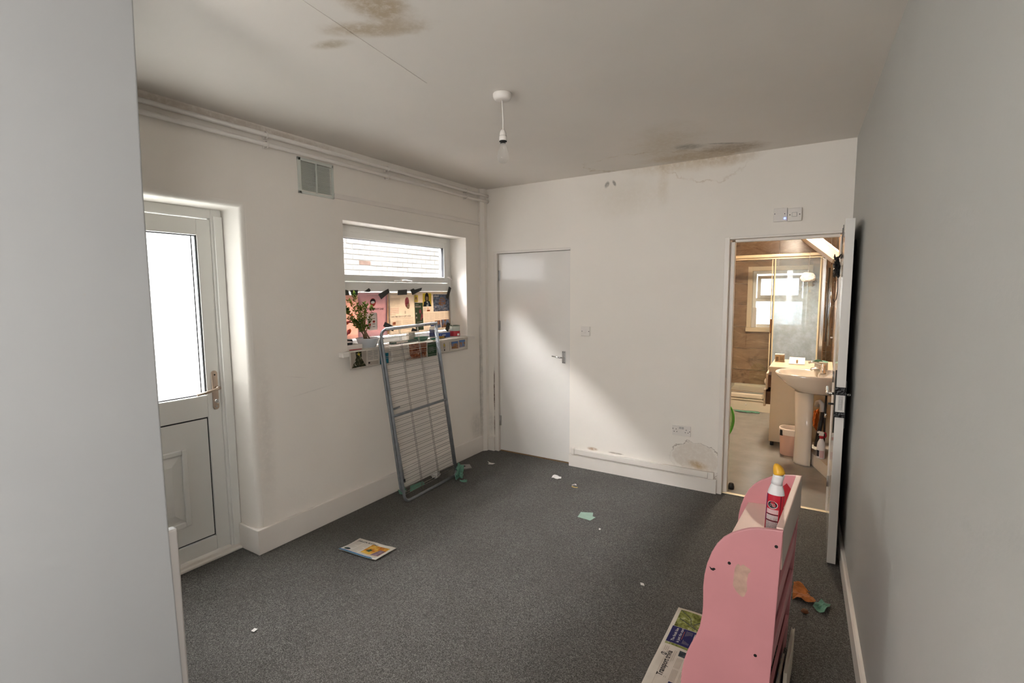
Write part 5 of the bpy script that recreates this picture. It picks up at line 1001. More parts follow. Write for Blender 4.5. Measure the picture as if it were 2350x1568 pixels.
# ------------------------------------------------------------------ pink bookcase
def pinkmat(name, col):
    mat(name, col, 0.42, var=(5, 0.05), bump=(40, 0.04))
pinkmat('pink', (0.62, 0.265, 0.285)); pinkmat('pink_pale', (0.84, 0.60, 0.53)); mat('board_back', (0.50, 0.43, 0.38), 0.7, var=(8, 0.04)); mat('residue', (0.52, 0.33, 0.26), 0.75, var=(35, 0.15))
YN, YF = -2.270, -1.656
bc = thing('bookcase', (2.67, (YN + YF) / 2, 0), 'low pink wooden bookcase with curved sides, back to the right wall', 'bookcase')
prof = [(2.807, 0.800), (2.770, 0.797), (2.732, 0.791), (2.705, 0.783), (2.679, 0.770), (2.650, 0.752), (2.624, 0.729), (2.602, 0.698), (2.585, 0.661), (2.572, 0.618), (2.564, 0.572), (2.561, 0.525), (2.562, 0.488), (2.5625, 0.450), (2.561, 0.421), (2.553, 0.366), (2.540, 0.325), (2.524, 0.287), (2.511, 0.252), (2.502, 0.217), (2.495, 0.175), (2.492, 0.133), (2.491, 0.09), (2.491, 0.0), (2.565, 0.0), (2.575, 0.03), (2.690, 0.03), (2.700, 0.0), (2.778, 0.0), (2.788, 0.25), (2.796, 0.473)]
def shift(x, z): return x + 0.036 * (z / 0.8) if True else x
near = part(bc, 'side_panel', 'pink', lambda b: b.prism(prof, lambda x, z, y: (x, y, z), YN, YN + 0.016, bev=0.003))
part(bc, 'side_panel', 'pink', lambda b: b.prism([(x + 0.034, z) for x, z in prof], lambda x, z, y: (x, y, z), YF - 0.016, YF, bev=0.003))
D = lambda y: 0.034 * (y - YN) / (YF - YN)
def board(name, m, x0, z0, x1, z1, t, y0=YN + 0.0165, y1=YF - 0.0165, bev=0.002):
    """board spanning the two sides; (x0,z0)-(x1,z1) its section line, t its thickness"""
    d = Vector((x1 - x0, 0, z1 - z0)); n = Vector((-d.z, 0, d.x)).normalized() * t
    b = B(); b.obox((x0 + D(y0), y0, z0), d, (D(y1) - D(y0), y1 - y0, 0), n, bev); return b.build(name, m, bc)
board('top_shelf', 'pink_pale', 2.605, 0.628, 2.782, 0.640, 0.014)
def f(b):
    z0, z1, x0, t_ = 0.655, 0.803, 2.785, 0.022
    b.obox((x0, YN + 0.0165, z0), (t_, 0, 0), (0.034, YF - YN - 0.033, 0), (0, 0, z1 - z0), 0.003, 'pink_pale')
    b.obox((x0 + t_ + 0.0002, YN + 0.018, z0 + 0.003), (0.0008, 0, 0), (0.0335, YF - YN - 0.036, 0), (0, 0, z1 - z0 - 0.006), 0, 'board_back')
b = B(); f(b); b.build('back_board', None, bc)
board('back_rail', 'pink', 2.793, 0.475, 2.796, 0.560, 0.012); board('back_rail', 'pink', 2.790, 0.300, 2.792, 0.375, 0.012); board('back_rail', 'pink', 2.780, 0.05, 2.784, 0.16, 0.012)
board('sloping_back', 'pink', 2.655, 0.36, 2.735, 0.610, 0.008); board('front_lip', 'pink', 2.585, 0.34, 2.575, 0.43, 0.010); board('tier', 'pink_pale', 2.580, 0.33, 2.70, 0.345, 0.010)
board('sloping_back', 'pink', 2.61, 0.06, 2.70, 0.33, 0.008); board('front_lip', 'pink', 2.515, 0.05, 2.505, 0.15, 0.010); board('bottom_tier', 'pink_pale', 2.515, 0.035, 2.70, 0.045, 0.010)
for x, z in ((2.797 - 0.008, 0.742), (2.646, 0.642), (2.740, 0.331)): part(near, 'screw_hole', 'dark_hole', lambda b: b.cyl((x, YN - 0.0002, z), (x, YN - 0.0008, z), 0.0055, seg=14))
part(near, 'chip', 'dark_hole', lambda b: b.prism([(2.580, 0.611), (2.588, 0.606), (2.597, 0.610), (2.602, 0.606), (2.594, 0.598), (2.586, 0.600)], lambda x, z, y: (x, y, z), YN - 0.0008, YN + 0.001))
part(near, 'sticker_residue', 'residue', lambda b: b.prism([(2.668, 0.640), (2.675, 0.648), (2.682, 0.642), (2.690, 0.650), (2.700, 0.645), (2.712, 0.640), (2.716, 0.632), (2.708, 0.622), (2.704, 0.59), (2.706, 0.56), (2.698, 0.535), (2.690, 0.530), (2.672, 0.545), (2.660, 0.565), (2.662, 0.60), (2.664, 0.625)], lambda x, z, y: (x, y, z), YN - 0.0006, YN + 0.001))
mat('sticker_red', (0.38, 0.01, 0.02), 0.4)
part(bc, 'diamond_sticker', 'sticker_red', lambda b: b.prism([(2.735, 0.700), (2.785, 0.760), (2.830, 0.700), (2.785, 0.640)], lambda x, z, y: (x, y, z), YF - 0.0172, YF - 0.0164))
# picture books slipped behind the lowest rail
photo('book_cover', [(0.05, 0.10, 0.07), (0.45, 0.36, 0.26), (0.10, 0.14, 0.25), (0.55, 0.48, 0.40)], 14, 0.0)
mat('book_pages', (0.66, 0.60, 0.50), 0.8)
for k, (x, y0, y1, zt, lab) in enumerate(((2.796, -2.21, -1.93, 0.150, 'patterned picture book tucked behind the bookcase, nearest the camera'), (2.822, -2.10, -1.80, 0.185, 'pale picture book standing behind the bookcase back rails'))):
    o = thing('picture_book', (x, (y0 + y1) / 2, 0.0), lab, 'book', 'books behind the bookcase')
    part(o, 'cover', 'book_cover' if k == 0 else 'book_pages', lambda b: (b.obox((x + 0.006, y0, 0.001), (0.002, 0, 0), (0.012, y1 - y0, 0), (0.004, 0, zt)), b.obox((x - 0.004, y0, 0.001), (0.002, 0, 0), (0.012, y1 - y0, 0), (0.004, 0, zt)))); part(o, 'pages', 'book_pages', lambda b: b.obox((x - 0.0015, y0 + 0.003, 0.003), (0.007, 0, 0), (0.012, y1 - y0 - 0.006, 0), (0.004, 0, zt - 0.006)))
# cleaning bottle on the top shelf
cbx, cby, cbz = 2.763, -2.085, 0.6525
ax = Vector((0.035, 0.0, 1.0)).normalized()
mat('bottle_white', (0.78, 0.76, 0.76), 0.35); mat('label_red', (0.48, 0.012, 0.03), 0.35); mat('label_pale', (0.62, 0.42, 0.43), 0.5); mat('label_grey', (0.48, 0.42, 0.42), 0.5, var=(400, 0.35)); mat('cap_yellow', (0.80, 0.42, 0.03), 0.4); mat('label_black', (0.015, 0.012, 0.02), 0.4); mat('label_violet', (0.08, 0.03, 0.16), 0.4)
cb = thing('cleaner_bottle', (cbx, cby, cbz), 'white and red cleaner bottle with angled yellow tip on the bookcase', 'bottle')
RB, RD = 0.028, 0.021
SXY = dict(sx=1.0, sy=0.78)
part(cb, 'body', 'bottle_white', lambda b: b.lathe([(RB - 0.004, 0.0), (RB, 0.004), (RB, 0.205), (RB - 0.002, 0.216), (RB - 0.006, 0.230), (RB - 0.0095, 0.240), (RB - 0.0105, 0.248)], (cbx, cby, cbz), 28, axis=ax, **SXY))
part(cb, 'label', 'label_red', lambda b: b.lathe([(RB + 0.0004, 0.012), (RB + 0.0006, 0.013), (RB + 0.0006, 0.203), (RB + 0.0004, 0.204)], (cbx, cby, cbz), 28, axis=ax, capb=False, capt=False, **SXY))
def wrap(u, v, h):
    """front of the label: u in metres left of/right of centre as seen from the camera side, v height"""
    a = -PI / 2 - 0.12 + u / (RB * 0.92); c = Vector((cbx, cby, cbz)) + ax * v; X_ = (Vector((1, 0, 0)) - ax * ax.x).normalized(); Y_ = ax.cross(X_)
    return c + X_ * ((RB + h) * math.cos(a)) + Y_ * ((RB + h) * 0.78 * math.sin(a))
P = Print(lambda u, v, h: wrap(u, v, h + 0.0006))
P.rect(-0.0225, 0.006, 0.0155, 0.046, 'label_pale', 6).rect(-0.0125, 0.012, 0.0105, 0.042, 'label_grey', 5, 0.0009).rect(-0.0125, 0.026, 0.0105, 0.028, 'label_pale', 5, 0.0011, 1)
for k in range(12): P.rect(-0.0120 + k * 0.0019, 0.013, -0.0112 + k * 0.0019, 0.041, 'label_black', 1, 0.0010, 2)
P.rect(-0.0225, 0.048, 0.0155, 0.053, 'label_black', 6).rect(-0.0225, 0.055, 0.0155, 0.070, 'label_pale', 6).pol([(-0.018, 0.062), (-0.012, 0.067), (-0.006, 0.062), (-0.012, 0.057)], 'label_black').pol([(0.0, 0.062), (0.006, 0.067), (0.012, 0.062), (0.006, 0.057)], 'label_black')
P.rect(-0.0225, 0.071, 0.0155, 0.104, 'label_grey', 6).rect(-0.0225, 0.105, 0.0155, 0.108, 'label_black', 6).rect(-0.0225, 0.109, 0.0155, 0.128, 'label_grey', 6).rect(-0.0225, 0.129, 0.0155, 0.132, 'label_black', 6).rect(-0.0225, 0.133, 0.0155, 0.150, 'label_pale', 6).lines(-0.017, 0.139, 0.012, 0.150, 3, 'label_black', 0.5, 3, 0.0009)
P.ell(-0.004, 0.167, 0.0165, 0.0145, 'ink_white').ell(-0.004, 0.167, 0.0145, 0.0125, 'label_black', 0.0011).lines(-0.012, 0.161, 0.004, 0.173, 3, 'ink_grey', 0.5, 5, 0.0014)
P.rect(0.0195, 0.012, 0.0215, 0.203, 'label_black', 1, None, 8).rect(-0.030, 0.10, -0.0255, 0.203, 'label_violet', 1, None, 6)
P.build(cb)
tip = Vector((cbx, cby, cbz)) + ax * 0.246
part(cb, 'neck', 'bottle_white', lambda b: b.tube([tip + Vector((-0.001, 0, -0.004)), tip + Vector((0.001, 0, 0.010)), tip + Vector((0.004, 0, 0.024)), tip + Vector((0.006, 0, 0.034))], [0.0190, 0.0180, 0.0185, 0.0195], 20))
part(cb, 'tip', 'cap_yellow', lambda b: b.tube([tip + Vector((0.006, 0, 0.0345)), tip + Vector((0.005, 0, 0.040)), tip + Vector((0.002, 0, 0.050)), tip + Vector((-0.003, 0, 0.060)), tip + Vector((-0.007, 0, 0.067)), tip + Vector((-0.009, 0, 0.070))], [0.0198, 0.0194, 0.0176, 0.0135, 0.0080, 0.0020], 20))

# ------------------------------------------------------------------ bathroom door, open against the right wall
d3 = sroot('door_3', (2.99, -0.39, 0), 'white bathroom door standing open along the right wall', 'door')
LX0, LX1, LY0, LY1 = 2.968, 3.012, -0.768, -0.008
part(d3, 'leaf', 'door_white', lambda b: b.box(LX0, LY0, 0.012, LX1, LY1, 1.988, 0.002))
for z in (1.75, 1.0, 0.25): part(d3, 'hinge', 'steel', lambda b: b.cyl((LX0 - 0.004, LY1 + 0.002, z - 0.04), (LX0 - 0.004, LY1 + 0.002, z + 0.04), 0.005, seg=8))
part(d3, 'latch_plate', 'steel', lambda b: (b.box(2.981, LY0 - 0.0015, 0.922, 3.001, LY0 + 0.001, 1.004, 0.0005), b.box(2.984, LY0 - 0.009, 0.968, 2.998, LY0, 0.984, 0.002), b.box(2.984, LY0 - 0.004, 0.935, 2.998, LY0, 0.957, 0.001)))
def band(b, z0, z1, y1): 
    b.box(LX0 - 0.0045, LY0 - 0.0045, z0, LX1 + 0.0045, LY0 - 0.0002, z1, 0.002); b.box(LX0 - 0.0045, LY0 - 0.0045, z0, LX0 - 0.0004, y1, z1, 0.001); b.box(LX1 + 0.0004, LY0 - 0.0045, z0, LX1 + 0.0045, y1, z1, 0.001)
part(d3, 'tape_wrap', 'black_gloss', lambda b: (band(b, 1.008, 1.022, -0.70), band(b, 1.020, 1.040, -0.695), band(b, 1.038, 1.054, -0.70))); part(d3, 'tape_wrap', 'black_gloss', lambda b: (band(b, 0.880, 0.898, -0.70), band(b, 0.896, 0.912, -0.71)))
part(d3, 'black_patch', 'black_tape', lambda b: b.prism([(-0.764, 1.05), (-0.735, 1.145), (-0.65, 1.00), (-0.735, 0.78), (-0.764, 0.885)], lambda y, z, x: (x, y, z), LX0 - 0.007, LX0 - 0.0004)); part(d3, 'black_patch', 'black_tape', lambda b: b.prism([(-0.764, 1.09), (-0.70, 1.06), (-0.68, 0.95), (-0.72, 0.85), (-0.764, 0.82)], lambda y, z, x: (x, y, z), LX1 + 0.0004, LX1 + 0.005))
part(d3, 'lever', 'chrome', lambda b: (b.cyl((LX0 - 0.005, -0.715, 1.005), (LX0 - 0.035, -0.715, 1.005), 0.008, seg=12), b.tube([(LX0 - 0.033, -0.718, 1.005), (LX0 - 0.042, -0.70, 1.006), (LX0 - 0.042, -0.60, 1.022)], 0.0075, 8))); part(d3, 'lever', 'chrome', lambda b: (b.cyl((LX1 + 0.005, -0.715, 1.005), (LX1 + 0.022, -0.715, 1.005), 0.008, seg=12), b.tube([(LX1 + 0.020, -0.718, 1.005), (LX1 + 0.024, -0.70, 1.005), (LX1 + 0.020, -0.61, 1.008)], 0.006, 8)))
part(d3, 'snib', 'black', lambda b: (b.cyl((LX0 - 0.005, -0.715, 0.945), (LX0 - 0.024, -0.715, 0.945), 0.006, seg=10), b.box(LX0 - 0.034, -0.722, 0.940, LX0 - 0.022, -0.708, 0.950, 0.002)))
# over-door hanger
hg = thing('over_door_hanger', (2.99, -0.33, 1.52), 'black wire hooks hanging over the top of the bathroom door', 'hook rack')
for y in (-0.42, -0.24): part(hg, 'strap', 'black', lambda b: (b.box(LX0 - 0.003, y - 0.010, 1.9885, LX1 + 0.003, y + 0.010, 1.9905), b.box(LX0 - 0.003, y - 0.010, 1.80, LX0 - 0.0008, y + 0.010, 1.9885), b.box(LX1 + 0.0008, y - 0.010, 1.84, LX1 + 0.003, y + 0.010, 1.9885)))
part(hg, 'bar', 'black', lambda b: b.box(LX0 - 0.0055, -0.50, 1.80, LX0 - 0.003, -0.16, 1.825, 0.0005))
for k in range(6):
    y = -0.48 + k * 0.058
    part(hg, 'hook', 'black', lambda b: b.tube([(LX0 - 0.006, y, 1.815), (LX0 - 0.018, y, 1.80), (LX0 - 0.034, y, 1.795), (LX0 - 0.040, y, 1.815)], 0.0028, 6))
o = crumple('hair_band', (2.944, -0.33, 1.672), (0.018, 0.05, 0.050), 'black', 'black cloth bunched on the door hooks, bathroom side', 3.3, 0.6, 0.0, 'things on the door hooks', 'cloth')
b = B(); b.tube([(2.952, -0.34, 1.70), (2.955, -0.34, 1.60), (2.952, -0.342, 1.545), (2.942, -0.345, 1.525), (2.934, -0.345, 1.54)], 0.003, 6); tag(b.build('cord_loop', 'black'), 'thin black cord dangling below the door hooks', 'cord', 'things on the door hooks')
o = crumple('hair_band', (3.034, -0.36, 1.80), (0.014, 0.045, 0.05), 'black', 'black cloth wedged behind the bathroom door', 5.3, 0.45, 0.0, 'things on the door hooks', 'cloth')

# ------------------------------------------------------------------ bathroom things
mat('ceramic', (0.70, 0.65, 0.575), 0.12, coat=0.4); mat('acrylic', (0.80, 0.72, 0.58), 0.2); mat('cabinet_cream', (0.62, 0.52, 0.38), 0.35, var=(4, 0.03)); mat('wood_dark', (0.16, 0.07, 0.025), 0.5, var=(14, 0.25)); mat('bin_pink', (0.58, 0.36, 0.28), 0.45); mat('liner', (0.74, 0.64, 0.55), 0.5); mat('orange_bag', (0.55, 0.13, 0.015), 0.35, bump=(60, 0.6)); mat('hose', (0.03, 0.025, 0.022), 0.5); mat('ledge_tile', (0.66, 0.60, 0.53), 0.3, var=(6, 0.08)); mat('green_net', (0.10, 0.42, 0.05), 0.5); mat('cream_frame', (0.72, 0.62, 0.42), 0.3)
mat('gold_rail', (0.80, 0.68, 0.48), 0.25, 0.5); mat('ball_white', (0.90, 0.90, 0.90), 0.9)
# shower tray
tr = thing('shower_tray', (2.36, 3.5, 0), 'cream raised shower tray with panelled front', 'shower tray')
def f(b):
    b.box(1.748, 3.13, 0.10, 2.992, 3.952, 0.20); b.box(1.748, 3.105, 0.175, 2.992, 3.19, 0.232, 0.012, seg=3); b.box(1.748, 3.19, 0.195, 1.80, 3.95, 0.225, 0.006); b.box(1.80, 3.90, 0.195, 2.992, 3.95, 0.232, 0.006)
part(tr, 'tray', 'acrylic', f); part(tr, 'riser_panel', 'acrylic', lambda b: (b.box(1.748, 3.125, 0.0, 2.992, 3.14, 0.172, 0.003), b.box(1.748, 3.115, 0.145, 2.992, 3.126, 0.166, 0.003)))
part(tr, 'screw_cap', 'plastic_white', lambda b: b.lathe([(0.010, 0), (0.006, 0.004)], (2.06, 3.1248, 0.085), 12, axis=(0, -1, 0)))
# shower enclosure
en = thing('shower_screen', (2.33, 3.15, 0.23), 'framed glass shower screen with sliding door and bar handle', 'shower screen')
part(en, 'top_rail', 'gold_rail', lambda b: (b.box(1.748, 3.125, 2.022, 2.90, 3.165, 2.066, 0.010, seg=3), b.box(1.748, 3.13, 2.000, 2.90, 3.16, 2.016, 0.003)))
part(en, 'bottom_rail', 'chrome', lambda b: b.box(1.748, 3.135, 0.2325, 2.90, 3.165, 0.262, 0.004))
part(en, 'sliding_pane', 'shower_glass', lambda b: b.box(1.75, 3.158, 0.262, 2.345, 3.163, 2.0)); part(en, 'fixed_pane', 'shower_glass_scaled', lambda b: b.box(2.325, 3.140, 0.262, 2.835, 3.145, 2.0))
part(en, 'edge_strip', 'cream_frame', lambda b: b.box(2.300, 3.152, 0.262, 2.312, 3.168, 2.0)); part(en, 'edge_strip', 'cream_frame', lambda b: b.box(2.330, 3.134, 0.262, 2.345, 3.150, 2.0)); part(en, 'seal', 'gasket', lambda b: b.box(2.322, 3.136, 0.262, 2.329, 3.150, 2.0))
part(en, 'edge_strip', 'cream_frame', lambda b: b.box(2.826, 3.132, 0.262, 2.842, 3.150, 2.0)); part(en, 'wall_post', 'chrome', lambda b: b.box(2.845, 3.125, 0.2625, 2.900, 3.175, 2.0, 0.012, seg=3))
part(en, 'handle', 'wood_dark', lambda b: b.box(2.306, 3.120, 1.055, 2.324, 3.134, 1.235, 0.004))
b_ = thing('shower_column', (2.95, 3.3, 0.4), 'tall chrome shower column on the right tiled wall', 'shower column')
part(b_, 'column', 'chrome', lambda b: b.cyl((2.955, 3.30, 0.9), (2.955, 3.30, 1.92), 0.022, seg=14)); part(b_, 'bracket', 'chrome', lambda b: (b.box(2.955, 3.285, 1.80, 2.994, 3.315, 1.82), b.box(2.955, 3.285, 1.0, 2.994, 3.315, 1.02))); part(b_, 'riser', 'steel', lambda b: b.cyl((2.92, 3.36, 0.95), (2.92, 3.36, 1.88), 0.010, seg=10))
o = crumple('white_ball', (2.705, 3.06, 1.700), (0.080, 0.045, 0.060), 'ball_white', 'round white object hanging on the shower screen', 9.1, 0.25, 0.0, 'hanging in the shower', 'bath puff');  # crumpled white ball; what it represents is left open
b = B(); b.tube([(2.705, 3.065, 1.80), (2.71, 3.09, 1.95), (2.715, 3.118, 2.068), (2.715, 3.145, 2.069)], 0.002, 5); tag(b.build('ball_cord', 'plastic_white'), 'thin cord holding the round white object', 'cord')
b = B(); b.box(2.0, 3.905, 1.0695, 2.06, 3.935, 1.36, 0.006); tag(b.build('window_bottle', 'plastic_white'), 'tall white bottle on the bathroom window sill, left', 'bottle')
# basin
bs = thing('wash_basin', (2.76, 1.2, 0), 'cream pedestal wash basin with chrome tap', 'wash basin')
def dring(tipx, hw, backx, z, n=28, yc=1.20):
    """D-shaped outline: straight back at backx, rounded towards tipx"""
    out = []
    for k in range(n):
        a = -PI / 2 + PI * k / (n - 1); fx = math.cos(a); fy = math.sin(a)
        L = backx - tipx; s_ = 0.42
        out.append((backx - L * s_ - L * (1 - s_) * abs(fx) ** 0.8 if k not in (0, n - 1) else backx - L * s_, yc + hw * (abs(fy) ** 0.75) * (1 if fy > 0 else -1), z))
    return [(backx, yc - hw, z)] + out + [(backx, yc + hw, z)]
def loft(b, rings, cap0=False, cap1=False):
    vs = [[b.bm.verts.new(p) for p in r_] for r_ in rings]; n = len(vs[0])
    for a, c in zip(vs, vs[1:]):
        for i in range(n): 
            q = b.bm.faces.new((a[i], a[(i + 1) % n], c[(i + 1) % n], c[i])); q.smooth = True
    if cap0: b.bm.faces.new(list(reversed(vs[0])))
    if cap1: b.bm.faces.new(vs[-1])
    bmesh.ops.recalc_face_normals(b.bm, faces=b.bm.faces[:])
part(bs, 'bowl', 'ceramic', lambda b: loft(b, [dring(2.735, 0.15, 2.985, 0.672), dring(2.690, 0.20, 2.985, 0.690), dring(2.610, 0.235, 2.987, 0.745), dring(2.540, 0.250, 2.990, 0.812), dring(2.522, 0.255, 2.992, 0.838), dring(2.530, 0.250, 2.990, 0.846), dring(2.556, 0.225, 2.885, 0.844), dring(2.566, 0.215, 2.875, 0.830), dring(2.610, 0.175, 2.860, 0.765), dring(2.68, 0.09, 2.80, 0.735)], True, True))
part(bs, 'pedestal', 'ceramic', lambda b: loft(b, [[(2.845, 1.08, z), (2.80, 1.075, z), (2.735 + w_, 1.10, z), (2.705 + w_, 1.15, z), (2.700 + w_, 1.20, z), (2.705 + w_, 1.25, z), (2.735 + w_, 1.30, z), (2.80, 1.325, z), (2.845, 1.32, z)] for z, w_ in ((0.0, 0.0), (0.02, 0.004), (0.30, 0.008), (0.671, -0.010))], True, True))
part(bs, 'tap', 'chrome', lambda b: (b.lathe([(0.026, 0.846), (0.024, 0.856), (0.018, 0.862), (0.017, 0.900), (0.022, 0.912), (0.018, 0.926), (0.008, 0.932)], (2.905, 1.20, 0), 18), b.tube([(2.90, 1.20, 0.885), (2.86, 1.20, 0.892), (2.82, 1.20, 0.885), (2.812, 1.20, 0.868)], 0.011, 10), b.tube([(2.905, 1.20, 0.926), (2.88, 1.20, 0.936), (2.82, 1.20, 0.945), (2.79, 1.20, 0.935)], [0.008, 0.008, 0.009, 0.010], 10)))
part(bs, 'waste_trap', 'plastic_white', lambda b: b.tube([(2.87, 1.385, 0.50), (2.875, 1.38, 0.54), (2.895, 1.37, 0.552), (2.915, 1.36, 0.53), (2.92, 1.36, 0.46)], 0.021, 12))
part(bs, 'supply_pipe', 'hose', lambda b: b.tube([(2.945, 1.30, 0.67), (2.94, 1.31, 0.40), (2.945, 1.32, 0.12)], 0.009, 8)); part(bs, 'supply_pipe', 'hose', lambda b: b.tube([(2.925, 1.36, 0.455), (2.90, 1.38, 0.25), (2.885, 1.40, 0.111)], 0.020, 10))
part(bs, 'valve', 'chrome', lambda b: (b.box(2.935, 1.285, 0.42, 2.955, 1.305, 0.46, 0.003), b.cyl((2.945, 1.285, 0.44), (2.945, 1.255, 0.44), 0.007, seg=8)))
ld = sroot('trim_7', (2.93, 1.2, 0), 'low tiled boxing beside the basin pedestal', 'boxing')
part(ld, 'boxing', 'ledge_tile', lambda b: b.prism([(2.850, 1.155), (2.988, 0.765), (2.9945, 0.765), (2.9945, 1.55), (2.850, 1.55)], lambda x, y, z: (x, y, z), 0.0, 0.110, bev=0.002))
crumple('orange_bag', (2.875, 1.44, 0.25), (0.026, 0.03, 0.095), 'orange_bag', 'bright orange bag hanging under the wash basin', 6.6, 0.4, 0.0, 'under the basin', 'bag')
# spray bottle
sp = thing('spray_bottle', (2.925, 1.02, 0.1105), 'white spray bottle with red trigger on the tiled ledge', 'bottle')
sx_, sy_, sz_ = 2.922, 1.015, 0.1105
part(sp, 'body', 'bottle_white', lambda b: b.lathe([(0.030, sz_), (0.033, sz_ + 0.004), (0.033, sz_ + 0.10), (0.029, sz_ + 0.14), (0.017, sz_ + 0.17), (0.013, sz_ + 0.18)], (sx_, sy_, 0), 22, sx=1.0, sy=0.7)); part(sp, 'label', 'label_black', lambda b: b.grid(lambda u, v: (sx_ - 0.0335 * math.cos(0.35 + 0.85 * u), sy_ - 0.0336 * 0.7 * math.sin(0.35 + 0.85 * u) - 0.0004, sz_ + 0.02 + 0.055 * v), 6, 2)); part(sp, 'label', 'label_pale', lambda b: b.grid(lambda u, v: (sx_ - 0.0335 * math.cos(1.35 + 1.0 * u), sy_ - 0.0336 * 0.7 * math.sin(1.35 + 1.0 * u) - 0.0004, sz_ + 0.01 + 0.065 * v), 6, 2))
part(sp, 'collar', 'label_red', lambda b: b.lathe([(0.017, sz_ + 0.1805), (0.017, sz_ + 0.205)], (sx_, sy_, 0), 18)); part(sp, 'spray_head', 'bottle_white', lambda b: b.prism([(-0.022, 0.205), (0.016, 0.205), (0.018, 0.238), (-0.020, 0.244), (-0.036, 0.236), (-0.034, 0.226), (-0.018, 0.224)], lambda x, z, y: (sx_ + x, y, sz_ + z), sy_ - 0.011, sy_ + 0.011, bev=0.003)); part(sp, 'trigger', 'label_red', lambda b: b.tube([(sx_ + 0.014, sy_, sz_ + 0.236), (sx_ + 0.030, sy_, sz_ + 0.232), (sx_ + 0.034, sy_, sz_ + 0.21), (sx_ + 0.026, sy_, sz_ + 0.19)], 0.006, 8))
# cabinet
cn = thing('bathroom_cabinet', (2.72, 1.95, 0), 'cream bathroom cabinet with open drawers behind the basin', 'cabinet')
part(cn, 'body', 'cabinet_cream', lambda b: b.box(2.462, 1.60, 0.045, 2.990, 2.22, 0.772, 0.003)); part(cn, 'worktop', 'cabinet_cream', lambda b: b.prism([(2.440, 1.575), (2.992, 1.575), (2.992, 2.26), (2.440, 2.26)], lambda x, y, z: (x, y, z), 0.773, 0.828, bev=0.006)); part(cn, 'upstand', 'cabinet_cream', lambda b: b.box(2.45, 2.225, 0.8285, 2.52, 2.258, 0.862, 0.003))
for z0, z1, dx, nm in ((0.585, 0.752, 0.030, 'a'), (0.405, 0.578, 0.045, 'b')):
    dr = part(cn, 'drawer', 'cabinet_cream', lambda b: b.box(2.462 - dx - 0.020, 1.605, z0, 2.462 - dx, 2.215, z1, 0.003)); part(dr, 'drawer_box', 'wood_dark', lambda b: b.box(2.4615 - dx, 1.63, z0 + 0.02, 2.4612, 2.19, z1 - 0.02))
    part(dr, 'cup_handle', 'chrome', lambda b: b.lathe([(0.028, 0.0), (0.026, 0.012), (0.014, 0.022), (0.0, 0.025)], (2.4418 - dx, 1.72, (z0 + z1) / 2 - 0.02), 16, axis=(-1, 0, 0), capt=False, sx=0.7, sy=1.3))
for x in (2.49, 2.96):
    for y in (1.63, 2.19): part(cn, 'foot', 'black', lambda b: b.cyl((x, y, 0.0), (x, y, 0.0445), 0.018, seg=10))
mat('kraft', (0.42, 0.30, 0.18), 0.6, var=(40, 0.2))
o = thing('storage_tin', (2.51, 1.99, 0.8285), 'small printed square canister on the bathroom cabinet', 'canister'); part(o, 'body', 'kraft', lambda b: b.box(2.462, 1.97, 0.8285, 2.548, 2.05, 0.905, 0.002)); part(o, 'lid', 'plastic_grey', lambda b: b.box(2.460, 1.968, 0.9055, 2.550, 2.052, 0.912, 0.002)); part(o, 'print', 'ink', lambda b: [b.box(2.508, 1.9692, 0.836 + k * 0.010, 2.544, 1.9698, 0.8395 + k * 0.010) for k in range(6)] + [b.box(2.470, 1.9692, 0.842 + k * 0.012, 2.496, 1.9698, 0.849 + k * 0.012) for k in range(4)])
o = thing('soap_tray', (2.67, 1.9, 0.8285), 'white sloping tray on the bathroom cabinet', 'tray'); part(o, 'plate', 'plastic_white', lambda b: b.obox((2.600, 1.84, 0.829), (0.145, 0, 0), (0, 0.13, 0.055), (0, -0.003, 0.008), 0.002)); part(o, 'prop', 'kraft', lambda b: b.lathe([(0.008, 0.8365), (0.007, 0.858), (0.010, 0.862), (0.007, 0.880)], (2.675, 1.855, 0), 10))
scrap_z = 0.93
o = thing('green_cloth', (2.87, 1.36, 0.90), 'green tissue draped over a box behind the tap', 'tissue'); part(o, 'cloth', 'tissue_green', lambda b: b.grid(lambda u, v: (2.815 + 0.13 * u, 1.36 + 0.10 * v, 0.952 - 0.030 * abs(u - 0.55) * 1.6 + 0.012 * math.sin(6 * u + 3 * v) - 0.02 * v), 12, 6), True)
o2 = thing('tissue_box', (2.90, 1.42, 0.846), 'pale box standing under the green tissue behind the basin', 'box'); part(o2, 'body', 'carton', lambda b: b.box(2.835, 1.462, 0.829, 2.945, 1.57, 0.915, 0.003)); part(o2, 'slot', 'dark_hole', lambda b: b.box(2.86, 1.50, 0.9151, 2.92, 1.53, 0.916))
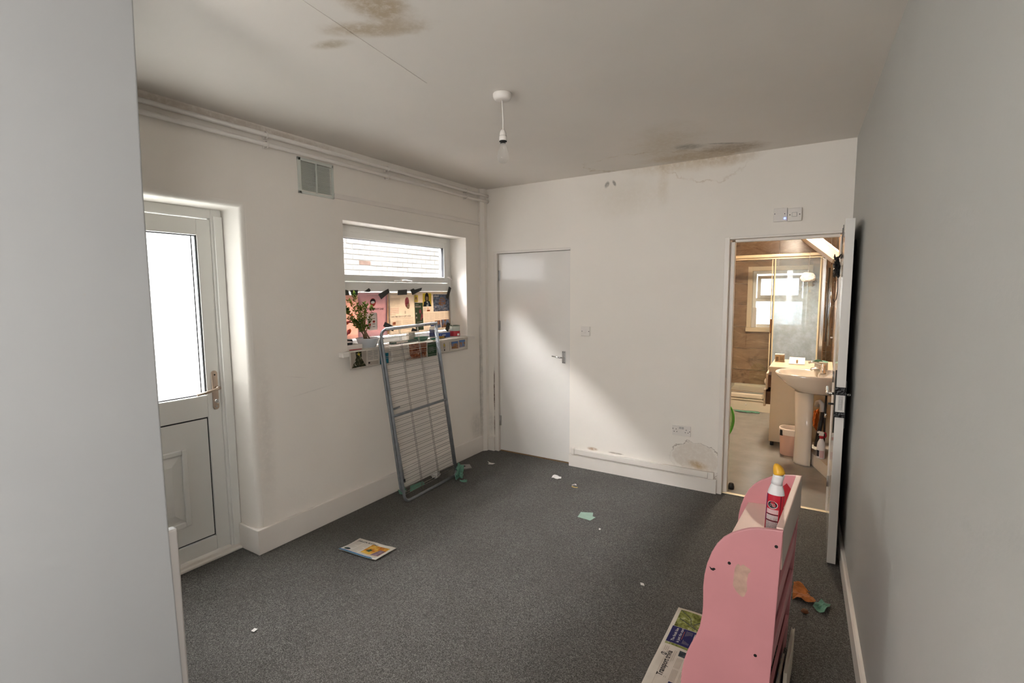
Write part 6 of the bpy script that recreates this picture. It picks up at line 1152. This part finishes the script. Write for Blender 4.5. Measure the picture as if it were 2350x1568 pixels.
# bin
bn = thing('waste_bin', (2.665, 1.37, 0), 'pinkish pedal bin with white liner beside the pedestal', 'bin'); part(bn, 'body', 'bin_pink', lambda b: b.lathe([(0.088, 0.0), (0.090, 0.006), (0.103, 0.255)], (2.672, 1.385, 0), 28, capt=False)); part(bn, 'liner', 'liner', lambda b: b.lathe([(0.1045, 0.205), (0.1065, 0.255), (0.104, 0.268), (0.097, 0.262), (0.090, 0.15)], (2.672, 1.385, 0), 28, capb=False, capt=False)); part(bn, 'clip', 'black', lambda b: b.obox((2.578, 1.318, 0.195), (0.022, -0.012, 0), (0.004, 0.006, 0), (0, 0, 0.055), 0.002))
# green pop-up basket behind the jamb
gb = thing('laundry_basket', (2.02, 1.5, 0), 'green pop-up mesh laundry basket behind the door jamb', 'basket')
part(gb, 'rim_wire', 'green_net', lambda b: b.tube([(2.02 + 0.112 * math.cos(2 * PI * k / 30) * (1 + 0.12 * math.sin(2 * PI * k / 30)), 1.5 + 0.02 * math.cos(2 * PI * k / 30), 0.225 + 0.195 * math.sin(2 * PI * k / 30)) for k in range(30)], 0.010, 8, closed=True)); part(gb, 'rim_wire', 'green_net', lambda b: b.tube([(2.01 + 0.105 * math.cos(2 * PI * k / 30), 1.56 + 0.03 * math.cos(2 * PI * k / 30), 0.235 + 0.190 * math.sin(2 * PI * k / 30)) for k in range(30)], 0.007, 8, closed=True))
thin_glass('green_mesh', (0.75, 0.95, 0.7), 0.0, 0.75, (0.32, 0.55, 0.20)); part(gb, 'mesh_side', 'green_mesh', lambda b: b.poly([(2.02 + 0.105 * math.cos(2 * PI * k / 30), 1.52, 0.225 + 0.188 * math.sin(2 * PI * k / 30)) for k in range(30)]))
scrap('floor_cloth', [(1.93, 3.01), (1.96, 3.09), (2.22, 3.10), (2.24, 3.03), (2.10, 2.99)], 'tissue_green', 'flat green tissue on the floor against the shower tray', 'tissue', 0.016, 'litter in the bathroom', 11)
b = B(); b.lathe([(0.022, 0.0), (0.024, 0.02), (0.018, 0.045), (0.008, 0.052)], (2.315, 0.16, 0), 16); tag(b.build('door_stop', 'black'), 'small black door stop on the bathroom floor by the jamb', 'door stop')
